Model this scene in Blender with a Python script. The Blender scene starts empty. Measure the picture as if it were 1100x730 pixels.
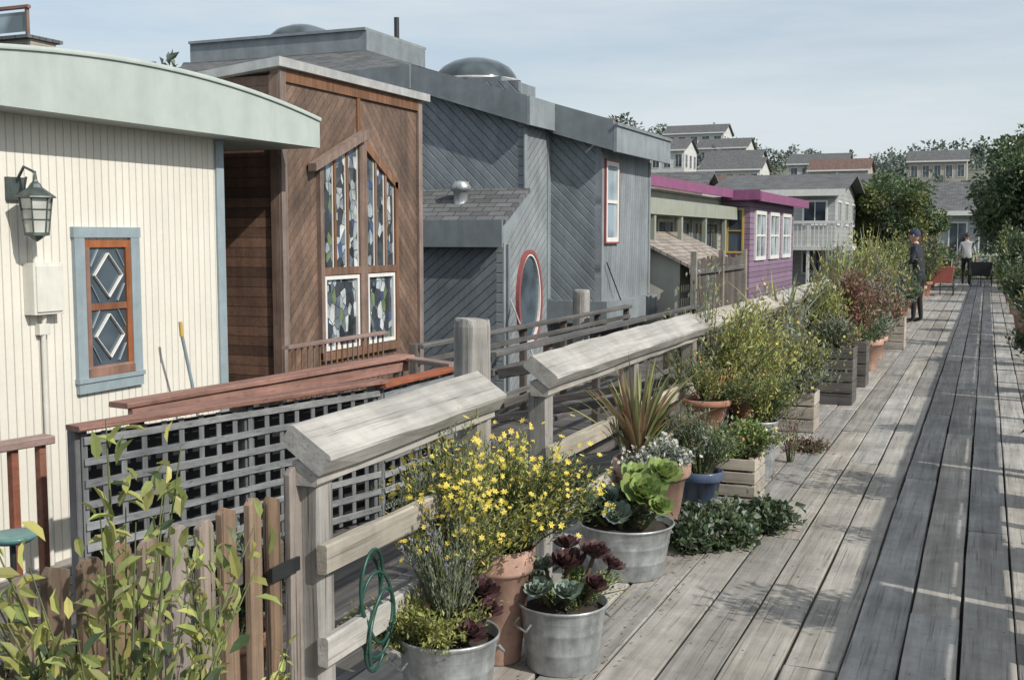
import bpy, math, random
import numpy as np
from mathutils import Vector, Matrix, noise
random.seed(7); rng=np.random.default_rng(7)
scene=bpy.context.scene
U=random.uniform

# ---------------------------------------------------------------- materials
def newmat(name):
    m=bpy.data.materials.new(name); m.use_nodes=True
    nt=m.node_tree; nt.nodes.clear()
    o=nt.nodes.new('ShaderNodeOutputMaterial'); b=nt.nodes.new('ShaderNodeBsdfPrincipled')
    nt.links.new(b.outputs[0],o.inputs[0])
    return m,nt,b,o
def N(nt,t,**k):
    n=nt.nodes.new(t)
    for a,v in k.items(): setattr(n,a,v)
    return n
def math_(nt,op,a,b=None,c=None):
    n=N(nt,'ShaderNodeMath',operation=op)
    for i,v in enumerate((a,b,c)):
        if v is None: continue
        if isinstance(v,(int,float)): n.inputs[i].default_value=v
        else: nt.links.new(v,n.inputs[i])
    return n.outputs[0]
def mixc(nt,fac,a,b,bt='MIX'):
    n=N(nt,'ShaderNodeMix',data_type='RGBA',blend_type=bt)
    for i,v in ((0,fac),(6,a),(7,b)):
        if isinstance(v,(int,float)): n.inputs[i].default_value=v
        elif isinstance(v,tuple): n.inputs[i].default_value=(v[0],v[1],v[2],1)
        else: nt.links.new(v,n.inputs[i])
    return n.outputs[2]
def ramp(nt,f,stops):
    n=N(nt,'ShaderNodeValToRGB'); e=n.color_ramp.elements
    while len(e)<len(stops): e.new(0.5)
    for i,(p,c) in enumerate(stops):
        e[i].position=p
        if isinstance(c,(int,float)): c=(c,c,c)
        e[i].color=(c[0],c[1],c[2],1)
    nt.links.new(f,n.inputs[0]); return n.outputs[0]
def coords(nt,scale=(1,1,1),island=False):
    tc=N(nt,'ShaderNodeTexCoord'); v=tc.outputs['Object']
    if island:
        g=N(nt,'ShaderNodeNewGeometry'); m=math_(nt,'MULTIPLY',g.outputs['Random Per Island'],37.0)
        a=N(nt,'ShaderNodeVectorMath',operation='ADD'); nt.links.new(v,a.inputs[0]); nt.links.new(m,a.inputs[1]); v=a.outputs[0]
    mp=N(nt,'ShaderNodeMapping'); mp.inputs['Scale'].default_value=scale
    nt.links.new(v,mp.inputs['Vector']); return mp.outputs[0]
def noise_(nt,vec,scale,detail=5,rough=.55):
    n=N(nt,'ShaderNodeTexNoise'); n.inputs['Scale'].default_value=scale; n.inputs['Detail'].default_value=detail
    n.inputs['Roughness'].default_value=rough; nt.links.new(vec,n.inputs['Vector']); return n.outputs[0]
def bump(nt,b,h,strength=.4,dist=.01):
    n=N(nt,'ShaderNodeBump'); n.inputs['Strength'].default_value=strength; n.inputs['Distance'].default_value=dist
    nt.links.new(h,n.inputs['Height']); nt.links.new(n.outputs[0],b.inputs['Normal'])

def wood(name,c1,c2,axis='Y',bs=.5,var=.35,crack=.5,rough=.85,fine=1.0):
    m,nt,b,o=newmat(name)
    i='XYZ'.index(axis)
    s=[18*fine]*3; s[i]=.7
    v=coords(nt,tuple(s),True); n1=noise_(nt,v,1.0,8,.65)
    s2=[85*fine]*3; s2[i]=1.6
    n2=noise_(nt,coords(nt,tuple(s2),True),1.0,3,.6)
    n3=noise_(nt,coords(nt,(1,1,1),False),2.3,4,.6)
    n4=noise_(nt,coords(nt,(1,1,1),False),11,6,.7)
    c=ramp(nt,n1,[(.3,c1),(.7,c2)])
    ck=ramp(nt,n2,[(.29,1-crack),(.42,1.0)])
    c=mixc(nt,1.0,c,ck,'MULTIPLY')
    st=ramp(nt,n3,[(.35,.74),(.65,1.10)])
    c=mixc(nt,1.0,c,st,'MULTIPLY')
    c=mixc(nt,1.0,c,ramp(nt,n4,[(.3,.84),(.55,1.03)]),'MULTIPLY')
    g=N(nt,'ShaderNodeNewGeometry')
    r=math_(nt,'MULTIPLY_ADD',g.outputs['Random Per Island'],var*2,1-var)
    hs=N(nt,'ShaderNodeHueSaturation'); nt.links.new(c,hs.inputs['Color']); nt.links.new(r,hs.inputs['Value'])
    sat=math_(nt,'MULTIPLY_ADD',math_(nt,'FRACT',math_(nt,'MULTIPLY',g.outputs['Random Per Island'],17.3)),.9,.5)
    nt.links.new(sat,hs.inputs['Saturation'])
    nt.links.new(hs.outputs[0],b.inputs['Base Color'])
    b.inputs['Roughness'].default_value=rough
    h=math_(nt,'ADD',n1,math_(nt,'MULTIPLY',ck,.6))
    bump(nt,b,h,bs,.008)
    return m
def siding(name,col,d,width,mode='groove',var=.12,dark=.4,wear=.15,off=0.0,rough=.6,dist=.012):
    m,nt,b,o=newmat(name)
    d=Vector(d).normalized()
    tc=N(nt,'ShaderNodeTexCoord'); dp=N(nt,'ShaderNodeVectorMath',operation='DOT_PRODUCT')
    nt.links.new(tc.outputs['Object'],dp.inputs[0]); dp.inputs[1].default_value=d
    t=math_(nt,'ADD',math_(nt,'DIVIDE',dp.outputs['Value'],width),off)
    fr=math_(nt,'FRACT',t); fl=math_(nt,'FLOOR',t)
    wn=N(nt,'ShaderNodeTexWhiteNoise',noise_dimensions='1D'); nt.links.new(fl,wn.inputs['W'])
    edge=math_(nt,'MINIMUM',fr,math_(nt,'SUBTRACT',1.0,fr))
    gr=ramp(nt,edge,[(.02,0.0),(.09,1.0)])
    shade=ramp(nt,edge,[(.015,dark),(.06,1.0)])
    n1=noise_(nt,coords(nt,(1,1,1)),1.7,6,.65)
    n2=noise_(nt,coords(nt,(9,9,9)),3,5,.7)
    n3=noise_(nt,coords(nt,(7,7,.5)),1,5,.6)
    w=ramp(nt,n1,[(.3,1-wear),(.7,1+wear*.5)])
    w2=ramp(nt,n2,[(.3,1-wear*.8),(.65,1.0)])
    w3=ramp(nt,n3,[(.35,1-wear*.7),(.6,1.0)])
    c=mixc(nt,1.0,tuple(col),shade,'MULTIPLY'); c=mixc(nt,1.0,c,w,'MULTIPLY'); c=mixc(nt,1.0,c,w2,'MULTIPLY'); c=mixc(nt,1.0,c,w3,'MULTIPLY')
    hs=N(nt,'ShaderNodeHueSaturation'); nt.links.new(c,hs.inputs['Color'])
    nt.links.new(math_(nt,'MULTIPLY_ADD',wn.outputs['Value'],var*2,1-var),hs.inputs['Value'])
    nt.links.new(hs.outputs[0],b.inputs['Base Color']); b.inputs['Roughness'].default_value=rough
    h=gr if mode=='groove' else math_(nt,'SUBTRACT',1.0,fr)
    h=math_(nt,'ADD',h,math_(nt,'MULTIPLY',n2,.12))
    bump(nt,b,h,.9,dist)
    return m
def paint(name,col,wear=.12,rough=.55,scale=6,bs=.15,metal=0.0):
    m,nt,b,o=newmat(name)
    n1=noise_(nt,coords(nt,(1,1,1)),scale,8,.65)
    n2=noise_(nt,coords(nt,(4,4,.6)),scale*.4,5,.6)
    w=ramp(nt,n1,[(.3,1-wear),(.7,1+wear*.4)])
    c=mixc(nt,1.0,tuple(col),w,'MULTIPLY'); c=mixc(nt,1.0,c,ramp(nt,n2,[(.35,1-wear*.7),(.6,1.0)]),'MULTIPLY'); nt.links.new(c,b.inputs['Base Color'])
    b.inputs['Roughness'].default_value=rough; b.inputs['Metallic'].default_value=metal
    bump(nt,b,n1,bs,.005); return m
def leafm(name,col,var=.35,hue=.03,rough=.5,tr=.3):
    m,nt,b,o=newmat(name)
    g=N(nt,'ShaderNodeNewGeometry'); r=g.outputs['Random Per Island']
    hs=N(nt,'ShaderNodeHueSaturation'); hs.inputs['Color'].default_value=(*col,1)
    nt.links.new(math_(nt,'MULTIPLY_ADD',r,var*2,1-var),hs.inputs['Value'])
    r2=math_(nt,'FRACT',math_(nt,'MULTIPLY',r,13.7))
    nt.links.new(math_(nt,'MULTIPLY_ADD',r2,hue*2,.5-hue),hs.inputs['Hue'])
    nt.links.new(hs.outputs[0],b.inputs['Base Color']); b.inputs['Roughness'].default_value=rough
    t=N(nt,'ShaderNodeBsdfTranslucent'); nt.links.new(hs.outputs[0],t.inputs[0])
    mx=N(nt,'ShaderNodeMixShader'); mx.inputs[0].default_value=tr
    nt.links.new(b.outputs[0],mx.inputs[1]); nt.links.new(t.outputs[0],mx.inputs[2]); nt.links.new(mx.outputs[0],o.inputs[0])
    return m
def glassm(name,col=(.03,.04,.05),rough=.06):
    m,nt,b,o=newmat(name)
    n1=noise_(nt,coords(nt,(1,1,1)),1.3,2)
    c=mixc(nt,ramp(nt,n1,[(.4,0.0),(.6,1.0)]),tuple(col),tuple(min(1,x*2.6) for x in col)); nt.links.new(c,b.inputs['Base Color'])
    b.inputs['Roughness'].default_value=rough; b.inputs['IOR'].default_value=1.6
    bump(nt,b,n1,.08,.02); return m
def shingle(name,col,axis='Y',sc=1.0):
    m,nt,b,o=newmat(name)
    br=N(nt,'ShaderNodeTexBrick'); v=coords(nt,(sc,sc,sc))
    if axis=='X':
        sp=N(nt,'ShaderNodeSeparateXYZ'); nt.links.new(v,sp.inputs[0]); cb=N(nt,'ShaderNodeCombineXYZ')
        nt.links.new(sp.outputs[1],cb.inputs[0]); nt.links.new(sp.outputs[0],cb.inputs[1]); v=cb.outputs[0]
    nt.links.new(v,br.inputs['Vector']); br.inputs['Scale'].default_value=1.0
    br.inputs['Brick Width'].default_value=.28; br.inputs['Row Height'].default_value=.13; br.inputs['Mortar Size'].default_value=.008
    br.inputs['Color1'].default_value=(*col,1); br.inputs['Color2'].default_value=tuple(x*.55 for x in col)+(1,)
    br.inputs['Mortar'].default_value=tuple(x*.25 for x in col)+(1,)
    n=noise_(nt,coords(nt),40,4); c=mixc(nt,1.0,br.outputs[0],ramp(nt,n,[(.3,.7),(.7,1.2)]),'MULTIPLY')
    nt.links.new(c,b.inputs['Base Color']); b.inputs['Roughness'].default_value=.95
    bump(nt,b,br.outputs['Fac'],.8,-.02); return m
def stained(name):
    m,nt,b,o=newmat(name)
    v=coords(nt,(1,1,.6))
    a=N(nt,'ShaderNodeTexVoronoi',feature='DISTANCE_TO_EDGE'); a.inputs['Scale'].default_value=12; nt.links.new(v,a.inputs['Vector'])
    c=N(nt,'ShaderNodeTexVoronoi'); c.inputs['Scale'].default_value=12; nt.links.new(v,c.inputs['Vector'])
    sp=N(nt,'ShaderNodeSeparateColor'); nt.links.new(c.outputs['Color'],sp.inputs[0])
    col=ramp(nt,sp.outputs[0],[(0,(.05,.06,.07)),(.28,(.13,.16,.19)),(.46,(.32,.37,.40)),(.62,(.06,.09,.18)),(.72,(.025,.03,.035)),(.82,(.50,.54,.54)),(.95,(.16,.21,.12))])
    col.node.color_ramp.interpolation='CONSTANT'
    n1=noise_(nt,coords(nt),5,4); col=mixc(nt,1.0,col,ramp(nt,n1,[(.3,.5),(.7,1.3)]),'MULTIPLY')
    e=ramp(nt,a.outputs[0],[(.015,0.0),(.035,1.0)])
    cc=mixc(nt,e,(.03,.03,.03),col); nt.links.new(cc,b.inputs['Base Color']); b.inputs['Roughness'].default_value=.1
    bump(nt,b,c.outputs['Distance'],.25,.01); return m

M={}
M['deck']=wood('deck_wood',(.20,.187,.168),(.385,.365,.335),'Y',.5,.24,.5)
M['railY']=wood('weathered_rail_wood',(.27,.25,.215),(.45,.42,.365),'Y',.5,.12,.45,fine=1.3)
M['postZ']=wood('weathered_post_wood',(.19,.175,.15),(.38,.355,.31),'Z',.8,.2,.6)
M['darkY']=wood('dark_wood_y',(.055,.05,.048),(.15,.14,.13),'Y',.6,.3,.5)
M['darkX']=wood('dark_wood_x',(.055,.05,.048),(.15,.14,.13),'X',.6,.3,.5)
M['darkZ']=wood('dark_wood_z',(.06,.05,.045),(.15,.13,.115),'Z',.6,.3,.5)
M['picket']=wood('picket_wood',(.11,.073,.05),(.30,.225,.165),'Z',1.0,.22,.75)
M['redcap']=wood('redwood_cap',(.19,.085,.06),(.32,.155,.115),'Y',.4,.15,.4,.65)
M['redcapX']=wood('redwood_cap_x',(.19,.085,.06),(.32,.155,.115),'X',.4,.15,.4,.65)
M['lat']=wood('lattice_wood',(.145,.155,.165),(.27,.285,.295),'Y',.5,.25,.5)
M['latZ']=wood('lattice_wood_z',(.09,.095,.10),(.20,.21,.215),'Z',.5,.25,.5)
M['crate']=wood('crate_wood',(.30,.27,.225),(.50,.46,.40),'X',.5,.2,.5)
M['dcrate']=wood('dark_crate_wood',(.07,.065,.06),(.17,.16,.15),'X',.5,.2,.5)
M['cream']=siding('cream_siding',(.70,.675,.60),(0,1,0),.076,var=.02,dark=.66,wear=.07,dist=.005)
M['creamx']=siding('cream_siding_x',(.70,.675,.60),(1,0,0),.076,var=.02,dark=.66,wear=.07,dist=.005)
M['sage']=paint('sage_fascia_paint',(.42,.475,.445),.12,.5,3)
M['bluetrim']=paint('blue_grey_trim',(.27,.335,.365),.14,.5,8)
M['brownwin']=wood('window_wood',(.20,.085,.05),(.32,.155,.095),'Z',.2,.1,.2,.45)
M['white']=paint('white_paint',(.70,.70,.67),.12,.5,9)
M['offwhite']=paint('box_paint',(.64,.63,.57),.12,.5,9)
M['glass']=glassm('window_glass'); M['glassL']=glassm('window_glass_light',(.13,.16,.18),.1)
M['stained']=stained('stained_glass')
M['br1']=siding('brown_siding_left',(.205,.132,.094),(0,-1,1),.085,'lap',.22,.35,.45)
M['br2']=siding('brown_siding_right',(.205,.132,.094),(0,1,1),.085,'lap',.22,.35,.45)
M['br3']=siding('brown_siding_side',(.19,.108,.075),(0,0,1),.10,'lap',.35,.35,.45)
M['brtrim']=wood('brown_trim',(.13,.075,.05),(.26,.16,.115),'Z',.5,.15,.4)
M['flash']=paint('metal_flashing',(.5,.5,.49),.25,.45,5,.2,.3)
M['g_near']=siding('grey_siding_diag_a',(.225,.262,.287),(1,0,1),.12,'groove',.11,.5,.28)  # both camera-facing greys darker than pier copies: weaker light painted into colour
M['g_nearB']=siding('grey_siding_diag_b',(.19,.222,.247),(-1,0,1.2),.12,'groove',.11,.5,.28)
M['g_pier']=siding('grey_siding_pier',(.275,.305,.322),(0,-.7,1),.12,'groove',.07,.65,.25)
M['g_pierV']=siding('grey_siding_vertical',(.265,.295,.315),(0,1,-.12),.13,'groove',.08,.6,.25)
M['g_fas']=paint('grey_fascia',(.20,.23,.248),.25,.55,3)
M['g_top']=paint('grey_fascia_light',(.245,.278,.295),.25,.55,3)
M['shing']=shingle('dark_shingles',(.15,.155,.16)); M['shingX']=shingle('dark_shingles_x',(.15,.155,.16),'X')
M['shingR']=shingle('red_shingles',(.20,.125,.105),'X')
M['shingT']=shingle('tan_roof',(.36,.315,.275),'X')
M['redframe']=paint('red_frame',(.29,.085,.085),.15,.45,9)
M['dome']=glassm('dome_acrylic',(.035,.045,.05),.1)
M['purple']=paint('purple_paint',(.25,.085,.18),.18,.55,4); M['purplew']=siding('purple_siding',(.25,.17,.25),(0,0,1),.14)
M['greenf']=paint('green_fascia',(.31,.33,.275),.15,.55,3); M['greenw']=siding('green_wall',(.36,.37,.34),(0,0,1),.15)
M['whitew']=siding('white_siding',(.60,.61,.59),(0,0,1),.14,'lap',.05,.6)
M['whitewV']=siding('white_siding_v',(.60,.60,.53),(0,1,0),.12,'groove',.05,.6)
M['greyw']=siding('pale_grey_wall',(.38,.40,.40),(0,0,1),.16,'lap',.05,.6)
M['tanw']=siding('tan_wall',(.42,.38,.32),(0,0,1),.16,'lap',.05,.6)
M['galv']=paint('galvanised_steel',(.46,.49,.50),.4,.42,14,.25,.5)
M['terra']=paint('terracotta',(.42,.21,.14),.4,.85,7,.3)
M['terra2']=paint('pale_terracotta',(.50,.32,.25),.4,.85,7,.3)
M['bluepot']=paint('blue_glaze',(.08,.11,.18),.2,.25,10)
M['soil']=paint('soil',(.05,.038,.028),.5,1,30,1)
M['conc']=paint('float_concrete',(.22,.21,.19),.35,.9,3,.6)
M['black']=paint('black_metal',(.025,.027,.03),.2,.45,10)
M['verd']=paint('lantern_metal',(.10,.125,.12),.35,.5,14,.3,.4)
M['lampglass']=glassm('lantern_glass',(.35,.36,.33),.25)
M['hose']=paint('hose_rubber',(.02,.075,.055),.2,.4,10)
M['yel']=paint('yellow_grip',(.55,.38,.10),.1,.4,8)
M['redp']=paint('red_cart_paint',(.38,.12,.09),.15,.4,8)
M['stem']=paint('stem_green',(.13,.15,.06),.3,.7,20); M['stemb']=paint('stem_brown',(.12,.085,.055),.3,.8,20)
M['bark']=wood('bark',(.05,.04,.03),(.14,.115,.09),'Z',1,.2,.6)
L={}
L['lime']=leafm('leaf_lime',(.38,.39,.12),.4,.03); L['yg']=leafm('leaf_yellow_green',(.24,.265,.09),.4,.03)
L['mid']=leafm('leaf_mid',(.10,.14,.065),.45); L['dark']=leafm('leaf_dark',(.045,.075,.04),.45)
L['grey']=leafm('leaf_grey_green',(.25,.29,.235),.3); L['lav']=leafm('lavender_spike',(.32,.31,.38),.3)
L['yel']=leafm('petal_yellow',(.74,.60,.10),.2,.015,.6,.25); L['orange']=leafm('petal_orange',(.6,.27,.09),.3,.02)
L['white']=leafm('petal_white',(.66,.66,.62),.15); L['red']=leafm('leaf_red',(.19,.08,.07),.4,.02)
L['aeo']=leafm('succulent_green',(.25,.33,.11),.25,.02,.35,.2); L['aeod']=leafm('succulent_purple',(.08,.04,.042),.5,.03,.35,.1)
L['aeog']=leafm('succulent_grey',(.20,.26,.215),.3,.02,.4,.1)
L['phor']=leafm('blade_olive',(.23,.25,.12),.4,.03); L['phorr']=leafm('blade_bronze',(.30,.19,.12),.3,.02)
L['far']=leafm('hazed_far_foliage',(.14,.17,.145),.35,.03,.8,.15); L['pine']=leafm('pine_foliage',(.12,.175,.085),.4,.03,.7,.25)  # far foliage: aerial haze put into the leaf colour as a paler tint
L['dry']=leafm('dry_leaf',(.26,.20,.13),.4,.03); L['pink']=leafm('petal_pink',(.45,.16,.25),.2)

# ---------------------------------------------------------------- mesh builder
def nrm(a): return a/np.maximum(np.linalg.norm(a,axis=-1,keepdims=True),1e-9)
class MB:
    def __init__(s): s.v=[];s.f=[];s.m=[];s.s=[];s.mats=[]
    def mi(s,mat):
        if mat not in s.mats: s.mats.append(mat)
        return s.mats.index(mat)
    def add(s,vs,fs,mat,smooth=False):
        o=len(s.v); s.v.extend([tuple(v) for v in vs]); i=s.mi(mat)
        for f in fs: s.f.append(tuple(k+o for k in f)); s.m.append(i); s.s.append(smooth)
    def box(s,x0,x1,y0,y1,z0,z1,mat):
        v=[(x,y,z) for z in(z0,z1) for x,y in((x0,y0),(x1,y0),(x1,y1),(x0,y1))]
        s.add(v,[(3,2,1,0),(4,5,6,7),(0,1,5,4),(1,2,6,5),(2,3,7,6),(3,0,4,7)],mat)
    def beam(s,p0,p1,w,h,mat,up=(0,0,1),seg=1,jit=0,ch=.006):
        p0=Vector(p0);p1=Vector(p1);d=(p1-p0).normalized();u=Vector(up)
        sd=d.cross(u).normalized();u=sd.cross(d)
        ch=min(ch,w*.3,h*.3)
        sec=[(w/2-ch,h/2),(w/2,h/2-ch),(w/2,-h/2+ch),(w/2-ch,-h/2),(-w/2+ch,-h/2),(-w/2,-h/2+ch),(-w/2,h/2-ch),(-w/2+ch,h/2)]
        vs=[];fs=[]
        for i in range(seg+1):
            c=p0.lerp(p1,i/seg)
            for k,(a,b) in enumerate(sec):
                vs.append(c+sd*(a+U(-jit,jit))+u*(b+U(-jit,jit)))
        for i in range(seg):
            for k in range(8):
                a=i*8+k;b=i*8+(k+1)%8; fs.append((a,b,b+8,a+8))
        fs.append(tuple(range(7,-1,-1))); fs.append(tuple(seg*8+k for k in range(8)))
        s.add(vs,fs,mat)
    def tube(s,pts,rad,mat,n=6,caps=True,smooth=True):
        pts=[Vector(p) for p in pts]; vs=[];fs=[]
        if isinstance(rad,(int,float)): rad=[rad]*len(pts)
        ref=None
        for i,p in enumerate(pts):
            d=(pts[min(i+1,len(pts)-1)]-pts[max(i-1,0)]).normalized()
            if ref is None:
                ref=Vector((0,0,1)) if abs(d.z)<.9 else Vector((1,0,0))
                ref=(ref-d*ref.dot(d)).normalized()
            else:
                r2=ref-d*ref.dot(d)
                ref=r2.normalized() if r2.length>1e-5 else ref
            b=d.cross(ref)
            for k in range(n):
                a=2*math.pi*k/n; vs.append(p+(ref*math.cos(a)+b*math.sin(a))*rad[i])
        for i in range(len(pts)-1):
            for k in range(n):
                a=i*n+k;c=i*n+(k+1)%n; fs.append((a,c,c+n,a+n))
        s.add(vs,fs,mat,smooth)
        if caps:
            s.add(vs[:n],[tuple(range(n-1,-1,-1))],mat); s.add(vs[-n:],[tuple(range(n))],mat)
    def lathe(s,c,prof,mat,n=28,sx=1,sy=1,smooth=True):
        vs=[];fs=[]
        for r,z in prof:
            for k in range(n):
                a=2*math.pi*k/n; vs.append((c[0]+r*sx*math.cos(a),c[1]+r*sy*math.sin(a),c[2]+z))
        for i in range(len(prof)-1):
            for k in range(n):
                a=i*n+k;b=i*n+(k+1)%n; fs.append((a,b,b+n,a+n))
        s.add(vs,fs,mat,smooth)
    def disc(s,c,r,mat,n=20,bumpy=0):
        vs=[(c[0],c[1],c[2]+bumpy)]+[(c[0]+r*math.cos(2*math.pi*k/n),c[1]+r*math.sin(2*math.pi*k/n),c[2]) for k in range(n)]
        s.add(vs,[(0,k+1,(k+1)%n+1) for k in range(n)],mat)
    def prism(s,poly,ext,mat):
        n=len(poly);e=Vector(ext);vs=[Vector(p) for p in poly]+[Vector(p)+e for p in poly]
        s.add(vs,[tuple(range(n-1,-1,-1)),tuple(range(n,2*n))]+[(k,(k+1)%n,(k+1)%n+n,k+n) for k in range(n)],mat)
    def leaves(s,P,D,Ln,Wd,mat,fold=.25,upb=.6,rich=False):
        n=len(P)
        if n==0:return
        D=nrm(D); up=np.array([0,0,1.])+rng.normal(size=(n,3))*upb
        S=nrm(np.cross(D,up)); Nn=np.cross(S,D)
        Ln=np.broadcast_to(np.asarray(Ln,float),(n,))[:,None]; Wd=np.broadcast_to(np.asarray(Wd,float),(n,))[:,None]
        i=s.mi(mat); o=len(s.v)
        if not rich:
            V=np.stack([P,P+D*Ln*.45+S*Wd/2+Nn*fold*Wd,P+D*Ln,P+D*Ln*.45-S*Wd/2+Nn*fold*Wd],1).reshape(-1,3)
            s.v.extend(map(tuple,V.tolist()))
            for k in range(n):
                a=o+4*k; s.f.append((a,a+1,a+2)); s.f.append((a,a+2,a+3))
            s.m.extend([i]*(2*n)); s.s.extend([False]*(2*n))
        else:
            dr=-Nn*Ln*.12
            V=np.stack([P,P+D*Ln*.3+S*Wd*.45+Nn*fold*Wd,P+D*Ln*.7+S*Wd*.38+Nn*fold*Wd+dr*.5,P+D*Ln+dr*1.6,P+D*Ln*.7-S*Wd*.38+Nn*fold*Wd+dr*.5,P+D*Ln*.3-S*Wd*.45+Nn*fold*Wd,P+D*Ln*.5+dr*.2],1).reshape(-1,3)
            s.v.extend(map(tuple,V.tolist()))
            for k in range(n):
                a=o+7*k
                s.f+= [(a,a+1,a+6),(a+1,a+2,a+6),(a+2,a+3,a+6),(a+3,a+4,a+6),(a+4,a+5,a+6),(a+5,a,a+6)]
            s.m.extend([i]*(6*n)); s.s.extend([False]*(6*n))
    def ribbon(s,pts,ws,side,mat,cup=0.0,nrmv=None):
        vs=[];fs=[]
        side=Vector(side).normalized()
        for i,(p,w) in enumerate(zip(pts,ws)):
            p=Vector(p); d=(Vector(pts[min(i+1,len(pts)-1)])-Vector(pts[max(i-1,0)])).normalized()
            nn=side.cross(d)*(cup*w)
            vs+= [p-side*w/2+nn,p,p+side*w/2+nn]
        for i in range(len(pts)-1):
            a=3*i; fs+=[(a,a+1,a+4,a+3),(a+1,a+2,a+5,a+4)]
        s.add(vs,fs,mat,True)
    def obj(s,name,parent=None,bevel=0):
        me=bpy.data.meshes.new(name); me.from_pydata(s.v,[],s.f)
        for m in s.mats: me.materials.append(m)
        me.polygons.foreach_set('material_index',s.m); me.polygons.foreach_set('use_smooth',s.s)
        me.update()
        ob=bpy.data.objects.new(name,me); scene.collection.objects.link(ob)
        if parent is not None:
            ob.parent=parent; ob.matrix_parent_inverse=Matrix.Translation(-parent.location)
        if bevel:
            b=ob.modifiers.new('bevel','BEVEL'); b.width=bevel; b.segments=2; b.limit_method='ANGLE'
        return ob
def empty(name,loc=(0,0,0)):
    e=bpy.data.objects.new(name,None); e.location=loc; e.empty_display_size=.2; scene.collection.objects.link(e); return e

# ---------------------------------------------------------------- plants
def stems(mb,base,h,spread,nst,lps,Ll,Wl,mats,stem=None,tmin=.3,scat=.03,up=.3,dome=.45,flower=None,rich=False,sr=.003,rnd=.9,leanv=(0,0),tl=.5,clus=0,hv=.72):
    base=np.array(base,float)
    phi=rng.uniform(0,2*np.pi,nst); r=np.sqrt(rng.uniform(0,1,nst))*spread
    if clus:
        cp=rng.uniform(0,2*np.pi,clus); cr=rng.uniform(.15,1.1,clus)*spread; chh=rng.uniform(.6,1.12,clus)
        ci=rng.integers(0,clus,nst); px=np.cos(cp)[ci]*cr[ci]+rng.normal(size=nst)*spread*.2; py=np.sin(cp)[ci]*cr[ci]+rng.normal(size=nst)*spread*.2
        r=np.hypot(px,py); phi=np.arctan2(py,px); hh=h*chh[ci]*rng.uniform(.6,1.08,nst)*(1-.25*np.minimum(1,r/spread)**2)
    else: hh=h*(1-dome*(r/max(spread,1e-6))**2)*rng.uniform(hv,1.06,nst)
    sb=np.stack([np.cos(phi)*r*.2,np.sin(phi)*r*.2,np.zeros(nst)],1)+base
    E=base+np.stack([np.cos(phi)*r+leanv[0],np.sin(phi)*r+leanv[1],hh],1)
    C=base+np.stack([np.cos(phi)*r*.45,np.sin(phi)*r*.45,hh*.62],1)
    f=lambda t,k:(1-t)**2*sb[k]+2*t*(1-t)*C[k]+t*t*E[k]
    for k in range(nst):
        pts=[f(t,k) for t in (0,.33,.66,1)]
        mb.tube(pts,[sr*1.6,sr*1.3,sr,sr*.5],stem or M['stem'],3,False)
    k=np.repeat(np.arange(nst),lps); t=rng.uniform(tmin,1,len(k))[:,None]
    P=(1-t)**2*sb[k]+2*t*(1-t)*C[k]+t*t*E[k]; T=nrm(2*(1-t)*(C[k]-sb[k])+2*t*(E[k]-C[k]))
    P=P+rng.normal(size=P.shape)*scat; D=T*tl+rng.normal(size=P.shape)*rnd*.6+np.array([0,0,up])
    ml=[a for a,_ in mats]; pr=np.array([b for _,b in mats]); pr=pr/pr.sum(); ch=rng.choice(len(ml),len(P),p=pr)
    if clus: 
        cm=rng.choice(len(ml),clus,p=pr); ch=np.where(rng.uniform(0,1,len(P))<.6,cm[ci[k]],ch)
    sz=rng.uniform(.6,1.15,len(P))
    for j,m in enumerate(ml):
        q=ch==j; mb.leaves(P[q],D[q],sz[q]*Ll,sz[q]*Wl,m,rich=rich)
    if flower:
        fm,nf,fs=flower; kk=rng.integers(0,nst,nf); P=E[kk]+rng.normal(size=(nf,3))*scat*1.8+np.array([0,0,.01])
        flowers(mb,P,fs,fm)
    return E
def flowers(mb,P,fs,fm,pet=6):
    n=len(P); Nn=nrm(np.array([.35,-.35,.9])+rng.normal(size=(n,3))*.6)
    a=nrm(np.cross(Nn,rng.normal(size=(n,3)))); b=np.cross(Nn,a); sc=rng.uniform(.65,1.1,(n,1))*fs
    for k in range(pet):
        th=2*math.pi*k/pet; D=a*math.cos(th)+b*math.sin(th)+Nn*.12
        n0=len(mb.v); S=np.cross(Nn,D)
        V=np.stack([P,P+D*sc*.55+S*sc*.26,P+D*sc,P+D*sc*.55-S*sc*.26],1).reshape(-1,3); i=mb.mi(fm)
        mb.v.extend(map(tuple,V.tolist()))
        for q in range(n): mb.f.append((n0+4*q,n0+4*q+1,n0+4*q+2,n0+4*q+3)); mb.m.append(i); mb.s.append(False)
def rosette(mb,c,R,mat,tilt=(0,0,1),rings=5,n0=9):
    c=Vector(c); t=Vector(tilt).normalized(); a=t.orthogonal().normalized(); b=t.cross(a)
    for i in range(rings):
        q=i/(rings-1); el=math.radians(12+62*q); Lr=R*(1-.62*q); n=n0-(i//2)
        for k in range(n):
            th=2*math.pi*(k+.5*(i%2)+U(-.12,.12))/n+i*.3
            rd=a*math.cos(th)+b*math.sin(th); sd=t.cross(rd); l=Lr*U(.88,1.08)
            pts=[];ws=[]
            for s_,w in ((.0,.16),(.3,.26),(.6,.44),(.82,.46),(.95,.26),(1.0,.04)):
                e=el+s_*.35
                pts.append(c+t*(R*.12*q)+rd*(l*s_*math.cos(e))+t*(l*s_*math.sin(e))); ws.append(w*l)
            mb.ribbon(pts,ws,sd,mat,cup=.14)
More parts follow.
